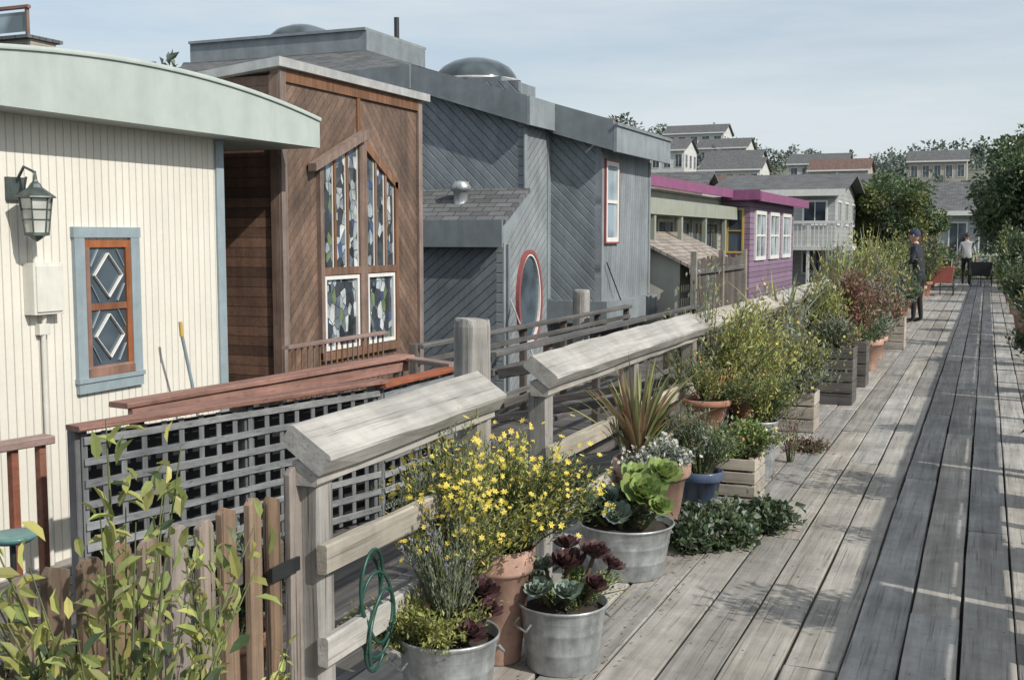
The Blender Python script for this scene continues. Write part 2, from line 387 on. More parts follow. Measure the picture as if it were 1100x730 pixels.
def blades(mb,base,n,h,w,spread,mats,arch=.5):
    for k in range(n):
        th=U(0,2*math.pi); ln=U(.1,1)*spread; hh=h*U(.6,1.05); m=random.choice(mats)
        d=Vector((math.cos(th),math.sin(th),0)); sd=Vector((-math.sin(th+U(-.5,.5)),math.cos(th),0))
        b=Vector(base)+d*U(0,.05); pts=[];ws=[]
        for i in range(7):
            t=i/6; pts.append(b+d*(ln*t**1.6)+Vector((0,0,hh*(t-arch*.35*t**3*(ln/spread))))); ws.append(w*(.6+.5*math.sin(t*2.6))*(1-t**3)+.001)
        mb.ribbon(pts,ws,sd,m,cup=.2)
def tub(name,c,r,h,plant=None,mat='galv'):
    e=empty(name,c); mb=MB()
    pf=[(r*.80,0),(r*.82,.01),(r*.86,h*.3),(r*.875,h*.32),(r*.865,h*.34),(r*.91,h*.6),(r*.925,h*.62),(r*.915,h*.64),(r*.97,h*.93),(r*1.02,h*.95),(r*1.035,h*.975),(r*1.02,h),(r*.985,h*.985),(r*.95,h*.8)]
    mb.lathe(c,pf,M[mat],36); mb.disc((c[0],c[1],c[2]+h*.86),r*.96,M['soil'],20,.02)
    for sg in(0,math.pi):
        a=sg+.9; p=Vector(c)+Vector((math.cos(a),math.sin(a),0))*(r*.99)+Vector((0,0,h*.78)); t=Vector((-math.sin(a),math.cos(a),0)); o=Vector((math.cos(a),math.sin(a),0))
        mb.tube([p-t*.045,p-t*.045+o*.02-Vector((0,0,.025)),p+t*.045+o*.02-Vector((0,0,.025)),p+t*.045],.005,M[mat],6)
    mb.obj('tub_body',e); return e,(c[0],c[1],c[2]+h*.88)
def tpot(name,c,r,h,mat='terra'):
    e=empty(name,c); mb=MB()
    pf=[(r*.62,0),(r*.64,.01),(r*.9,h*.78),(r*1.0,h*.79),(r*1.03,h*.82),(r*1.04,h*.98),(r*1.0,h),(r*.93,h*.99),(r*.88,h*.85)]
    mb.lathe(c,pf,M[mat],32); mb.disc((c[0],c[1],c[2]+h*.88),r*.9,M['soil'],18,.015); mb.obj('pot_body',e); return e,(c[0],c[1],c[2]+h*.9)
def crate(name,c,w,d,h,mat,n=4):
    e=empty(name,c); mb=MB(); x,y,z=c; sh=h/n
    for i in range(n):
        a=z+i*sh+.004; b=a+sh-.012
        mb.box(x-w/2,x+w/2,y-d/2,y-d/2+.015,a,b,M[mat]); mb.box(x-w/2,x+w/2,y+d/2-.015,y+d/2,a,b,M[mat])
        mb.box(x-w/2+.001,x-w/2+.016,y-d/2+.016,y+d/2-.016,a,b,M[mat]); mb.box(x+w/2-.016,x+w/2-.001,y-d/2+.016,y+d/2-.016,a,b,M[mat])
    for sx in(-1,1):
        for sy in(-1,1):
            mb.box(x+sx*(w/2-.028)-.012,x+sx*(w/2-.028)+.012,y+sy*(d/2-.028)-.012,y+sy*(d/2-.028)+.012,z,z+h,M[mat])
    mb.box(x-w/2+.02,x+w/2-.02,y-d/2+.02,y+d/2-.02,z+h*.8,z+h*.86,M['soil']); mb.obj('slats',e,.003); return e,(x,y,z+h*.86)
def plantobj(mb,e,name='plant'): mb.obj(name,e)

# ---------------------------------------------------------------- water, terrain
def sstep(a,b,x): t=min(1,max(0,(x-a)/(b-a))); return t*t*(3-2*t)
mb=MB()
m,nt,b,o=newmat('bay_water')
n1=noise_(nt,coords(nt),1.2,4); b.inputs['Base Color'].default_value=(.035,.05,.048,1); b.inputs['Roughness'].default_value=.12; bump(nt,b,n1,.5,.05)
mb.add([(-2500,-2500,-1.7),(2500,-2500,-1.7),(2500,2500,-1.7),(-2500,2500,-1.7)],[(0,1,2,3)],m); mb.obj('water')
def gh(x,y):
    z=-2.6+2.5*sstep(43,47.5,y+max(0,-x-12)*.15)
    z+=17*sstep(95,280,y+noise.noise(Vector((x*.01,3,0)))*40)
    z+=5*sstep(95,200,y)*noise.noise(Vector((x*.012,y*.008,1)))
    if x<-25: z+=8*sstep(25,70,-x)*sstep(42,80,y)
    return z
mb=MB(); xs=[-420+i*12 for i in range(71)]; ys=[40,43,44,45,46,47,48,50,54,60,70,80,90]+[100+12*i for i in range(40)]
mb.add([(x,y,gh(x,y)) for y in ys for x in xs],[(j*71+i,j*71+i+1,(j+1)*71+i+1,(j+1)*71+i) for j in range(len(ys)-1) for i in range(70)],paint('hill_ground',(.14,.15,.11),.4,.95,.3,.5),True)
mb.obj('hill_terrain')

def clump_tree(mb,c,rx,rz,ncl,lpc,Ls,mats,rc=.35,flat=1):
    c=np.array(c,float)
    v=nrm(rng.normal(size=(ncl,3)))*(rng.uniform(.35,1,(ncl,1))**.6)*np.array([rx,rx,rz])+c
    cr=rng.uniform(.6,1.3,ncl)*rc*rx
    k=np.repeat(np.arange(ncl),lpc)
    d=nrm(rng.normal(size=(len(k),3)))*(rng.uniform(0,1,(len(k),1))**.45)
    P=v[k]+d*cr[k][:,None]*np.array([1,1,.75])
    D=d+rng.normal(size=P.shape)*.7
    which=rng.integers(0,len(mats),ncl)[k]
    sz=rng.uniform(.6,1.3,len(k))*Ls
    for j,mt in enumerate(mats):
        q=which==j; mb.leaves(P[q],D[q],sz[q],sz[q]*.55,mt)
def tree(name,base,h,rx,rz,ncl,lpc,Ls,mats,rc=.33,lean=0):
    e=empty(name,base); mb=MB(); bx,by,bz=base; cz=bz+h-rz
    tr=.035*h
    mb.tube([(bx,by,bz-.3),(bx+.05,by,bz+(cz-bz)*.5),(bx+lean,by,cz),(bx+lean,by,cz+rz*.6)],[tr,tr*.75,tr*.5,tr*.15],M['bark'],9)
    for i in range(9):
        a=U(0,6.28); s0=U(.3,.9); st=Vector((bx+lean*s0,by,bz+(cz-bz)*(.5+.5*s0)))
        en=Vector((bx+lean+math.cos(a)*rx*.75,by+math.sin(a)*rx*.75,cz+U(-.4,.6)*rz))
        mb.tube([st,st.lerp(en,.5)+Vector((0,0,.1*rz)),en],[tr*.4,tr*.25,tr*.08],M['bark'],6)
    mb.obj('trunk_and_limbs',e)
    mb=MB(); clump_tree(mb,(bx+lean,by,cz),rx,rz,ncl,lpc,Ls,mats,rc); mb.obj('crown',e); return e

# distant vegetation
mb=MB()
for i in range(460):
    y=U(95,330); x=U(-150,60)
    z=gh(x,y); s=U(1.2,3.0)
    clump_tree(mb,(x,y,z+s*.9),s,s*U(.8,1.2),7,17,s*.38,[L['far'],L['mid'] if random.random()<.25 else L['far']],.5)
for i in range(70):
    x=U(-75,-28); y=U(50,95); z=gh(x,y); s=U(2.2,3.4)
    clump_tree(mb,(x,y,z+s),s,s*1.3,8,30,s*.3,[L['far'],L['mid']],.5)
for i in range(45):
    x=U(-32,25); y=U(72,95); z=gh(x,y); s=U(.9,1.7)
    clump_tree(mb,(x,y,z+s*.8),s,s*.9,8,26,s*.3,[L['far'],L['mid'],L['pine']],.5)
mb.obj('distant_trees')

# ---------------------------------------------------------------- windows helper
def wbox(mb,pl,at,a0,a1,z0,z1,d0,d1,mat):
    if pl=='x': mb.box(at+d0,at+d1,a0,a1,z0,z1,mat)
    else: mb.box(a0,a1,at-d1,at-d0,z0,z1,mat)
def window(mb,pl,at,a0,a1,z0,z1,fm,gm,fw=.06,proud=.04,nx=1,nz=1,mw=.03):
    wbox(mb,pl,at,a0,a1,z0,z0+fw,0,proud,fm); wbox(mb,pl,at,a0,a1,z1-fw,z1,0,proud,fm)
    wbox(mb,pl,at,a0,a0+fw,z0+fw,z1-fw,0,proud,fm); wbox(mb,pl,at,a1-fw,a1,z0+fw,z1-fw,0,proud,fm)
    wbox(mb,pl,at,a0+fw,a1-fw,z0+fw,z1-fw,0,.008,gm)
    for i in range(1,nx):
        c=a0+fw+(a1-a0-2*fw)*i/nx; wbox(mb,pl,at,c-mw/2,c+mw/2,z0+fw,z1-fw,.008,proud*.75,fm)
    for i in range(1,nz):
        c=z0+fw+(z1-z0-2*fw)*i/nz; wbox(mb,pl,at,a0+fw,a1-fw,c-mw/2,c+mw/2,.008,proud*.8,fm)

# ---------------------------------------------------------------- cream house
H=empty('cream_houseboat',(-6.3,6.5,-.8)); X=-6.3
mb=MB(); mb.box(-6.42,X,4.6,8.31,-.8,2.55,M['cream']); mb.obj('pier_wall',H)
mb=MB(); mb.box(-11,-6.42,4.6,4.72,-.8,2.55,M['creamx']); mb.box(-11,-6.42,8.19,8.31,-.8,2.55,M['creamx']); mb.box(-11.1,-11,4.6,8.31,-.8,2.55,M['cream']); mb.obj('side_walls',H)
mb=MB()
ysr=np.linspace(4.3,9.42,33); top=lambda y:2.925-.036*(y-7.1)**2
n=len(ysr); vs=[];x0,x1=-11.3,-5.97
for y in ysr: vs+=[(x1,y,2.46),(x1,y,top(y)),(x0,y,top(y)),(x0,y,2.46)]
fs=[]
for i in range(n-1):
    a=4*i
    for k in range(4): fs.append((a+k,a+4+k,a+4+(k+1)%4,a+(k+1)%4))
fs+=[(0,1,2,3),(4*n-1,4*n-2,4*n-3,4*n-4)]
mb.add(vs,fs,M['sage'])
vs=[];fs=[]
for y in ysr: vs+=[(-5.955,y,top(y)-.02),(-5.945,y,top(y)+.012),(-6.2,y,top(y)+.014)]
for i in range(n-1):
    a=3*i; fs+=[(a,a+3,a+4,a+1),(a+1,a+4,a+5,a+2)]
mb.add(vs,fs,M['sage'],True)
mb.obj('arched_roof',H)
mb=MB(); mb.box(X-.0,X+.022,8.22,8.325,-.8,2.455,M['bluetrim']); mb.box(X-.09,X+.0,8.312,8.335,-.8,2.455,M['bluetrim']); mb.obj('corner_trim',H)
mb=MB()
bt=M['bluetrim']
mb.box(X,X+.035,6.50,6.60,.50,1.60,bt); mb.box(X,X+.035,7.10,7.20,.50,1.60,bt); mb.box(X,X+.038,6.49,7.21,1.60,1.68,bt); mb.box(X,X+.038,6.50,7.20,.42,.50,bt); mb.box(X,X+.05,6.49,7.21,.50,.535,bt)
window(mb,'x',X,6.60,7.10,.56,1.58,M['brownwin'],M['glass'],.055,.028,1,2,.05)
mb.box(X,X+.045,6.6,7.1,.537,.60,M['brownwin'])
for zc in (.84,1.31):
    for sy in(-1,1):
        for sz in(-1,1):
            mb.beam((X+.014,6.85,zc+sz*.17),(X+.014,6.85+sy*.15,zc),.007,.045,M['white'],(1,0,0))
            mb.beam((X+.0145,6.85+sy*.10,zc+sz*.2),(X+.0145,6.85+sy*.18,zc+sz*.07),.006,.02,M['bluetrim'],(1,0,0))
mb.obj('window',H)
mb=MB(); mb.box(X,X+.10,6.03,6.31,1.05,1.42,M['offwhite']); mb.box(X+.10,X+.112,6.05,6.29,1.07,1.40,M['offwhite']); mb.tube([(X+.05,6.17,1.05),(X+.03,6.17,.95),(X+.03,6.17,-.8)],.018,M['offwhite'],8); mb.tube([(X+.05,6.10,1.42),(X+.04,6.10,1.6)],.02,M['offwhite'],8)
mb.box(X,X+.05,6.12,6.22,.90,.98,M['offwhite']); mb.obj('electric_meter_box',H,.004)
# wall lantern
E=empty('wall_lantern',(X+.2,5.98,1.8)); mb=MB(); c=(X+.2,5.98)
mb.box(X,X+.03,5.90,6.06,1.86,2.02,M['verd']); mb.tube([(X+.02,5.98,1.98),(X+.1,5.98,2.09),(X+.2,5.98,2.05),(X+.2,5.98,2.0)],.011,M['verd'],8)
mb.tube([(X+.02,5.98,1.9),(X+.09,5.98,1.92),(X+.12,5.98,2.02)],.008,M['verd'],8)
mb.lathe((c[0],c[1],1.6),[(0,.44),(.012,.43),(.015,.40),(.02,.385),(.035,.37),(.05,.345),(.135,.285),(.14,.275),(.11,.272)],M['verd'],6,smooth=False)
mb.lathe((c[0],c[1],1.6),[(.105,.27),(.075,.03),(.0,.03)],M['lampglass'],6,smooth=False)
mb.lathe((c[0],c[1],1.6),[(.0,-.03),(.03,-.01),(.055,.01),(.085,.015),(.085,.035),(.07,.035)],M['verd'],6,smooth=False)
for k in range(6):
    a=k*math.pi/3; mb.tube([(c[0]+.079*math.cos(a),c[1]+.079*math.sin(a),1.63),(c[0]+.11*math.cos(a),c[1]+.11*math.sin(a),1.875)],.006,M['verd'],5)
for z,r in((1.72,.091),(1.79,.1)): mb.lathe((c[0],c[1],z),[(r,0),(r+.004,.004),(r,.008)],M['verd'],6,smooth=False)
mb.obj('lantern_body',E)
E=empty('broom',(-6.1,7.5,0)); mb=MB(); mb.tube([(-6.02,7.38,.82),(-6.05,7.57,.25),(-6.07,7.7,-.3)],.014,M['bluetrim'],8); mb.tube([(-6.013,7.36,.92),(-6.02,7.38,.80)],.016,M['yel'],8)
mb.box(-6.13,-6.0,7.6,7.85,-.55,-.3,M['yel']); mb.obj('handle_and_head',E)

# far-left roof deck house
H=empty('roof_deck_house',(-16,13.2,0)); mb=MB(); mb.box(-20,-13.25,13,13.5,-.8,4.55,M['tanw'])
mb.obj('walls',H); mb=MB(); mb.box(-20.1,-13.2,12.9,13.6,4.551,4.60,M['shing'])
mb.beam((-20,13.0,5.02),(-13.25,13.0,5.02),.07,.05,M['redcapX'])
for xx in (-18.5,-17,-15.6,-14.3,-13.3): mb.box(xx-.02,xx+.02,12.98,13.03,4.6,5.0,M['brtrim'])
mb.box(-20,-13.3,13.0,13.01,4.66,4.95,M['glassL']); mb.obj('roof_railing',H)

# ---------------------------------------------------------------- brown house
H=empty('brown_shingle_houseboat',(-6.5,11,-.8)); X=-6.5
mb=MB(); Yp=11.03
mb.box(-6.6,X,9.52,Yp,-.8,3.28,M['br1']); mb.box(-6.6,X-.004,Yp,12.53,-.8,3.28,M['br2']); mb.obj('pier_wall',H)
mb=MB(); mb.box(-9.5,-6.6,9.52,9.64,-.8,3.2,M['br3']); mb.box(-9.5,-6.6,12.41,12.53,-.8,3.2,M['br3']); mb.box(-9.6,-9.5,9.52,12.53,-.8,3.1,M['br3']); mb.obj('side_walls',H)
mb=MB(); mb.prism([(-6.42,9.42,3.27),(-6.42,9.42,3.36),(-8.2,9.42,3.18),(-8.2,9.42,3.09)],(0,3.24,0),M['flash']); mb.obj('roof',H)
mb=MB(); t=M['brtrim']
mb.box(X,X+.03,9.50,9.60,-.8,3.26,t); mb.box(X-.1,X,9.495,9.518,-.8,3.2,t); mb.box(X,X+.03,12.44,12.54,-.8,3.26,t); mb.box(X,X+.022,Yp-.03,Yp+.03,2.66,3.26,t)
mb.box(X,X+.028,9.6,12.44,3.14,3.26,t)
y0,y1=10.24,11.80; zb=.38
mb.prism([(X+.03,9.98,2.28),(X+.03,9.98,2.36),(X+.03,11.06,2.80),(X+.03,11.06,2.70)],(.10,0,0),t)
mb.prism([(X,11.06,2.62),(X,11.06,2.72),(X,11.9,2.24),(X,11.9,2.14)],(.05,0,0),t)
mb.box(X,X+.05,y0-.07,y0,zb-.07,2.36,t); mb.box(X,X+.05,y1,y1+.07,zb-.07,2.25,t); mb.box(X,X+.06,y0-.07,y1+.07,zb-.09,zb,t); mb.box(X,X+.05,y0,y1,1.20,1.28,t)
mb.box(X,X+.052,10.98,11.14,zb,2.66,t)
mb.obj('window_trim',H)
mb=MB(); zt=lambda y: (2.30+(y-10.0)*.41) if y<11.06 else 2.68-(y-11.06)*.56
for a,b_ in((10.24,10.46),(10.50,10.72),(10.76,10.98),(11.14,11.34),(11.38,11.57),(11.61,11.80)):
    mb.prism([(X+.004,a,1.28),(X+.004,b_,1.28),(X+.004,b_,zt(b_)-.05),(X+.004,a,zt(a)-.05)],(.008,0,0),M['stained'])
    if a not in (10.24,11.14): 
        mb.box(X,X+.04,a-.04,a,1.28,zt(a)-.03,t)
    mb.box(X+.012,X+.022,a,a+.012,1.28,zt(a)-.05,M['white']); mb.box(X+.012,X+.022,b_-.012,b_,1.28,zt(b_)-.05,M['white'])
window(mb,'x',X,10.25,10.97,.39,1.19,M['white'],M['stained'],.04,.04,1,1)
window(mb,'x',X,11.15,11.79,.39,1.19,M['white'],M['stained'],.04,.04,1,1)
mb.obj('stained_glass_windows',H)

# ---------------------------------------------------------------- grey house
H=empty('grey_houseboat',(-6.6,17,-.8))
Y0,Y1,Y2,Y3=15.34,16.19,17.28,20.11; A1=-6.6;A2=-5.72
mb=MB(); mb.box(-13,A1-.1,Y1,Y1+.1,-.8,4.0,M['g_near']); 
mb.box(A1,A2-.1,Y2,Y2+.1,.25,3.3,M['g_near'])
mb.obj('camera_side_walls',H)
mb=MB(); mb.box(-12,A1-.1,Y0,Y0+.08,-.8,1.8,M['g_nearB']); mb.obj('lower_wing_wall',H)
mb=MB()
mb.prism([(A1-.1,Y0,-.8),(A1-.1,Y0,1.78),(A1-.1,Y1,2.26),(A1-.1,Y1,3.5),(A1-.1,Y2,3.5),(A1-.1,Y2,-.8)],(.1,0,0),M['g_pier'])
mb.box(A2-.1,A2,Y2,Y3,.25,3.25,M['g_pierV']); mb.box(-13,A2-.1,Y3-.1,Y3,-.8,3.2,M['g_nearB']); mb.box(A1-.1,A1,Y2,Y3-.1,-.8,.25,M['g_pier'])
mb.obj('pier_side_walls',H)
mb=MB() # roof planes
rz=lambda x:3.37+(-5.5-x)*.3
mb.prism([(-5.5,Y2-.15,rz(-5.5)),(-5.5,Y2-.15,rz(-5.5)+.06),(-6.5,Y2-.15,rz(-6.5)+.06),(-6.5,Y2-.15,rz(-6.5))],(0,Y3+.2-Y2+.15,0),M['shingX'])
mb.prism([(-6.5,Y1-.15,rz(-6.5)),(-6.5,Y1-.15,rz(-6.5)+.06),(-8.45,Y1-.15,rz(-8.45)+.06),(-8.45,Y1-.15,rz(-8.45))],(0,Y3+.2-Y1+.15,0),M['shingX'])
mb.add([(-13.5,15.97,4.20),(-8.45,15.97,4.29),(-10.5,18.1,4.98),(-14.5,18.1,4.98)],[(0,1,2,3)],M['shing'])
mb.add([(-8.45,15.97,4.29),(-8.45,20.3,4.31),(-10.5,20.3,4.98),(-10.5,18.1,4.98)],[(0,1,2,3)],M['shingX'])
mb.prism([(-12,Y0-.12,1.80),(-12,Y0-.12,1.86),(-12,Y1,2.36),(-12,Y1,2.30)],(12+A1+.1,0,0),M['shing'])
mb.obj('shingled_roofs',H)
mb=MB(); f=M['g_fas']; ft=M['g_top']
mb.prism([(-6.48,Y1-.2,rz(-6.48)+.075),(-6.48,Y1-.2,rz(-6.48)-.36),(-8.45,Y1-.2,rz(-8.45)-.34),(-8.45,Y1-.2,rz(-8.45)+.045)],(0,.05,0),f)
mb.prism([(-8.45,Y1-.24,4.29),(-8.45,Y1-.24,3.93),(-13.5,Y1-.24,3.84),(-13.5,Y1-.24,4.20)],(0,.05,0),f)
mb.prism([(-5.46,Y2-.2,rz(-5.46)+.075),(-5.46,Y2-.2,rz(-5.46)-.40),(-6.55,Y2-.2,rz(-6.55)-.40),(-6.55,Y2-.2,rz(-6.55)+.075)],(0,.05,0),f)
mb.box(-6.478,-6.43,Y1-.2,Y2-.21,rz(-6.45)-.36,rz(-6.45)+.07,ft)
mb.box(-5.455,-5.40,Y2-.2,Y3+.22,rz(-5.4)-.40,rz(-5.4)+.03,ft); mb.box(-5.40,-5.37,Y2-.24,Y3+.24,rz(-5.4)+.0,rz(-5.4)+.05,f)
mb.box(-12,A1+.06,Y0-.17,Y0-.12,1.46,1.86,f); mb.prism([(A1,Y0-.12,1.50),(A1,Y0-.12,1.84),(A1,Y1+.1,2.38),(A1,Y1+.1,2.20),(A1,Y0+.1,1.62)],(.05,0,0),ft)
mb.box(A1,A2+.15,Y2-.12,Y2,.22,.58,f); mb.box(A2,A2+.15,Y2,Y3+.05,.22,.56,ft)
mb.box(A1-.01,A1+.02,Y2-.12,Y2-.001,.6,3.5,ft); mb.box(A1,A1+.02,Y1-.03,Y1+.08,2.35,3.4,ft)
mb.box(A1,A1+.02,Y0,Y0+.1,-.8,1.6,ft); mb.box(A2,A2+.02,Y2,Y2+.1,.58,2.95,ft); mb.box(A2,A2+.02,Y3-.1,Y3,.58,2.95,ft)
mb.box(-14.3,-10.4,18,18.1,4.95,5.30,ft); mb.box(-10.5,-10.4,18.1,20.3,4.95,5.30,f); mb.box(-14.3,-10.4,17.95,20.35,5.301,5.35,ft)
mb.obj('fascia_boards',H)
mb=MB()
c=(-8.7,19,4.1); mb.box(-9.55,-7.85,18.2,19.8,3.95,4.38,M['g_fas'])
mb.lathe((c[0],c[1],4.39),[(.78,0),(.77,.06),(.72,.16),(.62,.28),(.45,.38),(.25,.44),(.0,.47)],M['dome'],28); mb.lathe((c[0],c[1],4.38),[(.8,0),(.83,.0),(.83,.05),(.77,.06)],M['flash'],28)
mb.lathe((-12.4,19,5.35),[(.7,0),(.66,.1),(.5,.24),(.25,.33),(0,.36)],M['dome'],24); mb.obj('skylight_domes',H)
mb=MB(); mb.tube([(-10.6,19.5,5.3),(-10.6,19.5,5.8)],.05,M['black'],10)
vx,vy=-7.5,15.8; mb.lathe((vx,vy,1.95),[(.22,0),(.16,.06),(.11,.10),(.11,.36),(.15,.37),(.16,.40),(.16,.44),(.13,.47),(.13,.50),(.0,.52)],M['galv'],18)
mb.obj('roof_vents',H)
mb=MB() # oval window
oy,oz,ry,rzz=16.34,.65,.50,.76
def ell(s_,x,nn=40): return [(x,oy+ry*s_*math.cos(2*math.pi*k/nn),oz+(rzz+ry*(s_-1))*math.sin(2*math.pi*k/nn)) for k in range(nn)]
def ring(mb,sa,sb,xa,xb,mat):
    nn=40; v=ell(sa,xa)+ell(sa,xb)+ell(sb,xb)+ell(sb,xa); fs=[]
    for r in range(3):
        for k in range(nn): fs.append((r*nn+k,r*nn+(k+1)%nn,(r+1)*nn+(k+1)%nn,(r+1)*nn+k))
    mb.add(v,fs,mat)
ring(mb,1.0,.89,A1,A1+.06,M['redframe']); ring(mb,.89,.82,A1,A1+.045,M['white'])
mb.add(ell(.83,A1+.012),[tuple(range(40))],M['glass'])
mb.obj('oval_window',H)
mb=MB(); window(mb,'x',A2,17.40,18.13,1.50,2.86,M['redframe'],M['glassL'],.03,.05); window(mb,'x',A2+.004,17.43,18.10,1.53,2.83,M['white'],M['glassL'],.07,.04,1,2,.05)
mb.obj('pier_window',H)
mb=MB(); mb.tube([(A2+.05,17.45,1.2),(A2+.1,17.9,.7),(A2+.3,18.6,-.4)],.010,M['black'],6); mb.tube([(A1+.05,15.5,.7),(A1+.4,15.2,.2),(A1+1.0,14.6,-.5)],.012,M['flash'],6)
mb.tube([(A1+.05,15.45,1.5),(A1+.05,15.45,-.7)],.03,M['g_fas'],8)
mb.box(-12,A1+.2,15.1,20.2,-1.9,-.8,M['conc']); mb.box(A1+.2,-5.6,17,20.2,-1.9,-.8,M['conc']); mb.obj('float_hull',H)

# hulls / floating decks
for nm,a in (('float_dock',(-11.2,-5.3,4.2,8.8)),('float_dock',(-9.8,-5.6,9.2,12.9))):
    mb=MB(); mb.box(a[0],a[1],a[2],a[3],-1.95,-.86,M['conc'])
    x=a[0]
    while x<a[1]-.1: mb.box(x,x+.14,a[2],a[3],-.855,-.80,M['deck']); x+=.15
    mb.obj(nm)

# ---------------------------------------------------------------- purple house
H=empty('purple_houseboat',(-6,28,-.8))
mb=MB(); mb.box(-6.5,-6.35,20.9,29,-.8,2.6,M['greenw']); mb.box(-10,-6.5,20.9,21,-.8,2.6,M['greenw']); mb.box(-6.6,-6.45,29,39.5,-.8,2.6,M['greyw'])
mb.box(-6.35,-5.6,29,29.1,-.8,2.7,M['purplew']); mb.box(-5.7,-5.6,29.1,36,-.8,2.7,M['purplew']); mb.box(-12,-5.4,20.7,40,-1.9,-.81,M['conc']); mb.obj('walls',H)
mb=MB(); mb.box(-6.05,-5.98,20.8,40,2.60,2.80,M['purple']); mb.box(-6.1,-5.3,28.7,28.76,2.55,2.80,M['purple']); mb.box(-5.35,-5.28,28.76,37,2.52,2.76,M['purple']); mb.prism([(-6.05,20.8,2.76),(-6.05,20.8,2.82),(-9.5,20.8,3.5),(-9.5,20.8,3.44)],(0,19.2,0),M['shingR'])
mb.box(-6.05,-5.36,28.77,37,2.68,2.75,M['purple'])
mb.box(-9.55,-6.05,20.75,20.8,2.6,2.80,M['purple']); mb.prism([(-6.05,20.76,2.80),(-9.5,20.76,3.5),(-9.5,20.76,2.80)],(0,.04,0),M['purple']); mb.obj('purple_roof',H)
mb=MB(); mb.box(-5.96,-5.90,20.8,28.9,2.05,2.36,M['greenf']); mb.box(-6.35,-5.96,20.8,28.9,2.30,2.37,M['greenf']); mb.box(-6.34,-5.96,20.8,20.86,2.05,2.3,M['greenf'])
for yy in (21.2,23.3,25.5,27.6): mb.box(-6.02,-5.93,yy,yy+.12,.4,2.05,M['greenf'])
mb.obj('porch_roof',H)
mb=MB()
for i in range(5): window(mb,'x',-6.35,21.4+i*1.45,22.7+i*1.45,1.15,2.0,M['greenf'],M['glass'],.07,.04,2,1)
window(mb,'y',29,-6.2,-5.75,1.2,2.35,M['yel'],M['glass'],.05,.04,1,2); 
for i in range(3): window(mb,'x',-5.6,29.6+i*2.1,31.1+i*2.1,1.0,2.3,M['white'],M['glassL'],.1,.05,2,2,.05)
mb.obj('windows',H)
H=empty('white_shed',(-5.5,22,-.5)); mb=MB()
mb.box(-6.2,-5.25,20.55,24.6,-.8,1.05,M['whitewV']); mb.prism([(-5.0,20.4,1.02),(-5.0,20.4,1.08),(-6.3,20.4,1.72),(-6.3,20.4,1.66)],(0,4.4,0),M['shingT'])
mb.prism([(-5.25,20.56,1.05),(-6.2,20.56,1.05),(-6.2,20.56,1.62),(-5.25,20.56,1.12)],(0,.05,0),M['whitewV']); mb.box(-5.03,-4.98,20.38,24.82,.93,1.03,M['crate'])
mb.tube([(-5.2,22.5,-.5),(-5.2,22.5,.6),(-5.1,22.5,.75)],.05,M['flash'],8); mb.obj('shed_body',H)
E=empty('weathered_board_fence',(-4.6,21,0)); mb=MB()
for i in range(26):
    y=19.3+i*.165; mb.beam((-4.7,y,-.8),(-4.7,y,1.22+U(-.02,.05)),.15,.02,M['darkZ'],up=(1,0,0)) 
mb.beam((-4.66,19.2,1.0),(-4.66,23.6,1.0),.05,.09,M['darkY']); mb.beam((-4.66,19.2,.2),(-4.66,23.6,.2),.05,.09,M['darkY'])
for y in(19.2,21.4,23.6): mb.beam((-4.66,y,-1.8),(-4.66,y,1.36),.1,.1,M['postZ'],up=(1,0,0))
mb.obj('boards',E)

# background houses
def house(name,x0,x1,y0,y1,z0,ze,zr,wall,roof,trim,ridge='x',wins=3,floors=1,ov=.4):
    H=empty(name,((x0+x1)/2,(y0+y1)/2,z0)); mb=MB(); mb.box(x0,x1,y0,y1,z0,ze,wall)
    if ridge=='x':
        ym=(y0+y1)/2; mb.prism([(x0,y0,ze),(x0,y1,ze),(x0,ym,zr-.08)],(x1-x0,0,0),wall)
    elif ridge=='y':
        xm=(x0+x1)/2; mb.prism([(x0,y0,ze),(x1,y0,ze),(xm,y0,zr-.08)],(0,y1-y0,0),wall)
    mb.obj('walls',H); mb=MB()
    if ridge=='x':
        for s_ in(0,1):
            ya=y0-ov if s_==0 else y1+ov; sl=(zr-ze)/((y1-y0)/2); za=ze-sl*ov
            mb.prism([(x0-ov,ya,za),(x0-ov,ya,za+.12),(x0-ov,ym,zr+.12),(x0-ov,ym,zr)],(x1-x0+2*ov,0,0),roof)
            mb.box(x0-ov,x1+ov,ya-.05 if s_==0 else ya+.0,ya if s_==0 else ya+.05,za-.1,za+.14,trim)
    elif ridge=='y':
        for s_ in(0,1):
            xa=x0-ov if s_==0 else x1+ov; sl=(zr-ze)/((x1-x0)/2); za=ze-sl*ov
            mb.prism([(xa,y0-ov,za),(xa,y0-ov,za+.12),(xm,y0-ov,zr+.12),(xm,y0-ov,zr)],(0,y1-y0+2*ov,0),roof)
            mb.prism([(xa,y0-ov-.05,za-.08),(xa,y0-ov-.05,za+.13),(xm,y0-ov-.05,zr+.13),(xm,y0-ov-.05,zr-.08)],(0,.045,0),trim)
    else:
        mb.box(x0-ov,x1+ov,y0-ov,y1+ov,ze,ze+.1,roof); mb.box(x0-ov-.03,x1+ov+.03,y0-ov-.06,y0-ov,ze-.15,ze+.14,trim)
    mb.obj('roof',H); mb=MB(); fh=(ze-max(z0,-.3))/floors
    for fl in range(floors):
        zb=ze-fh*(fl+1)+fh*.3; zt_=ze-fh*fl-fh*.18
        for i in range(wins):
            w=(x1-x0)/wins; window(mb,'y',y0,x0+w*(i+.18),x0+w*(i+.82),zb,zt_,trim,M['glass'],.07,.05,2,1)
        nw=max(1,int((y1-y0)/2.2))
        for i in range(nw):
            w=(y1-y0)/nw; window(mb,'x',x1,y0+w*(i+.2),y0+w*(i+.75),zb,zt_,trim,M['glass'],.07,.05,2,1)
    mb.obj('windows',H); return H
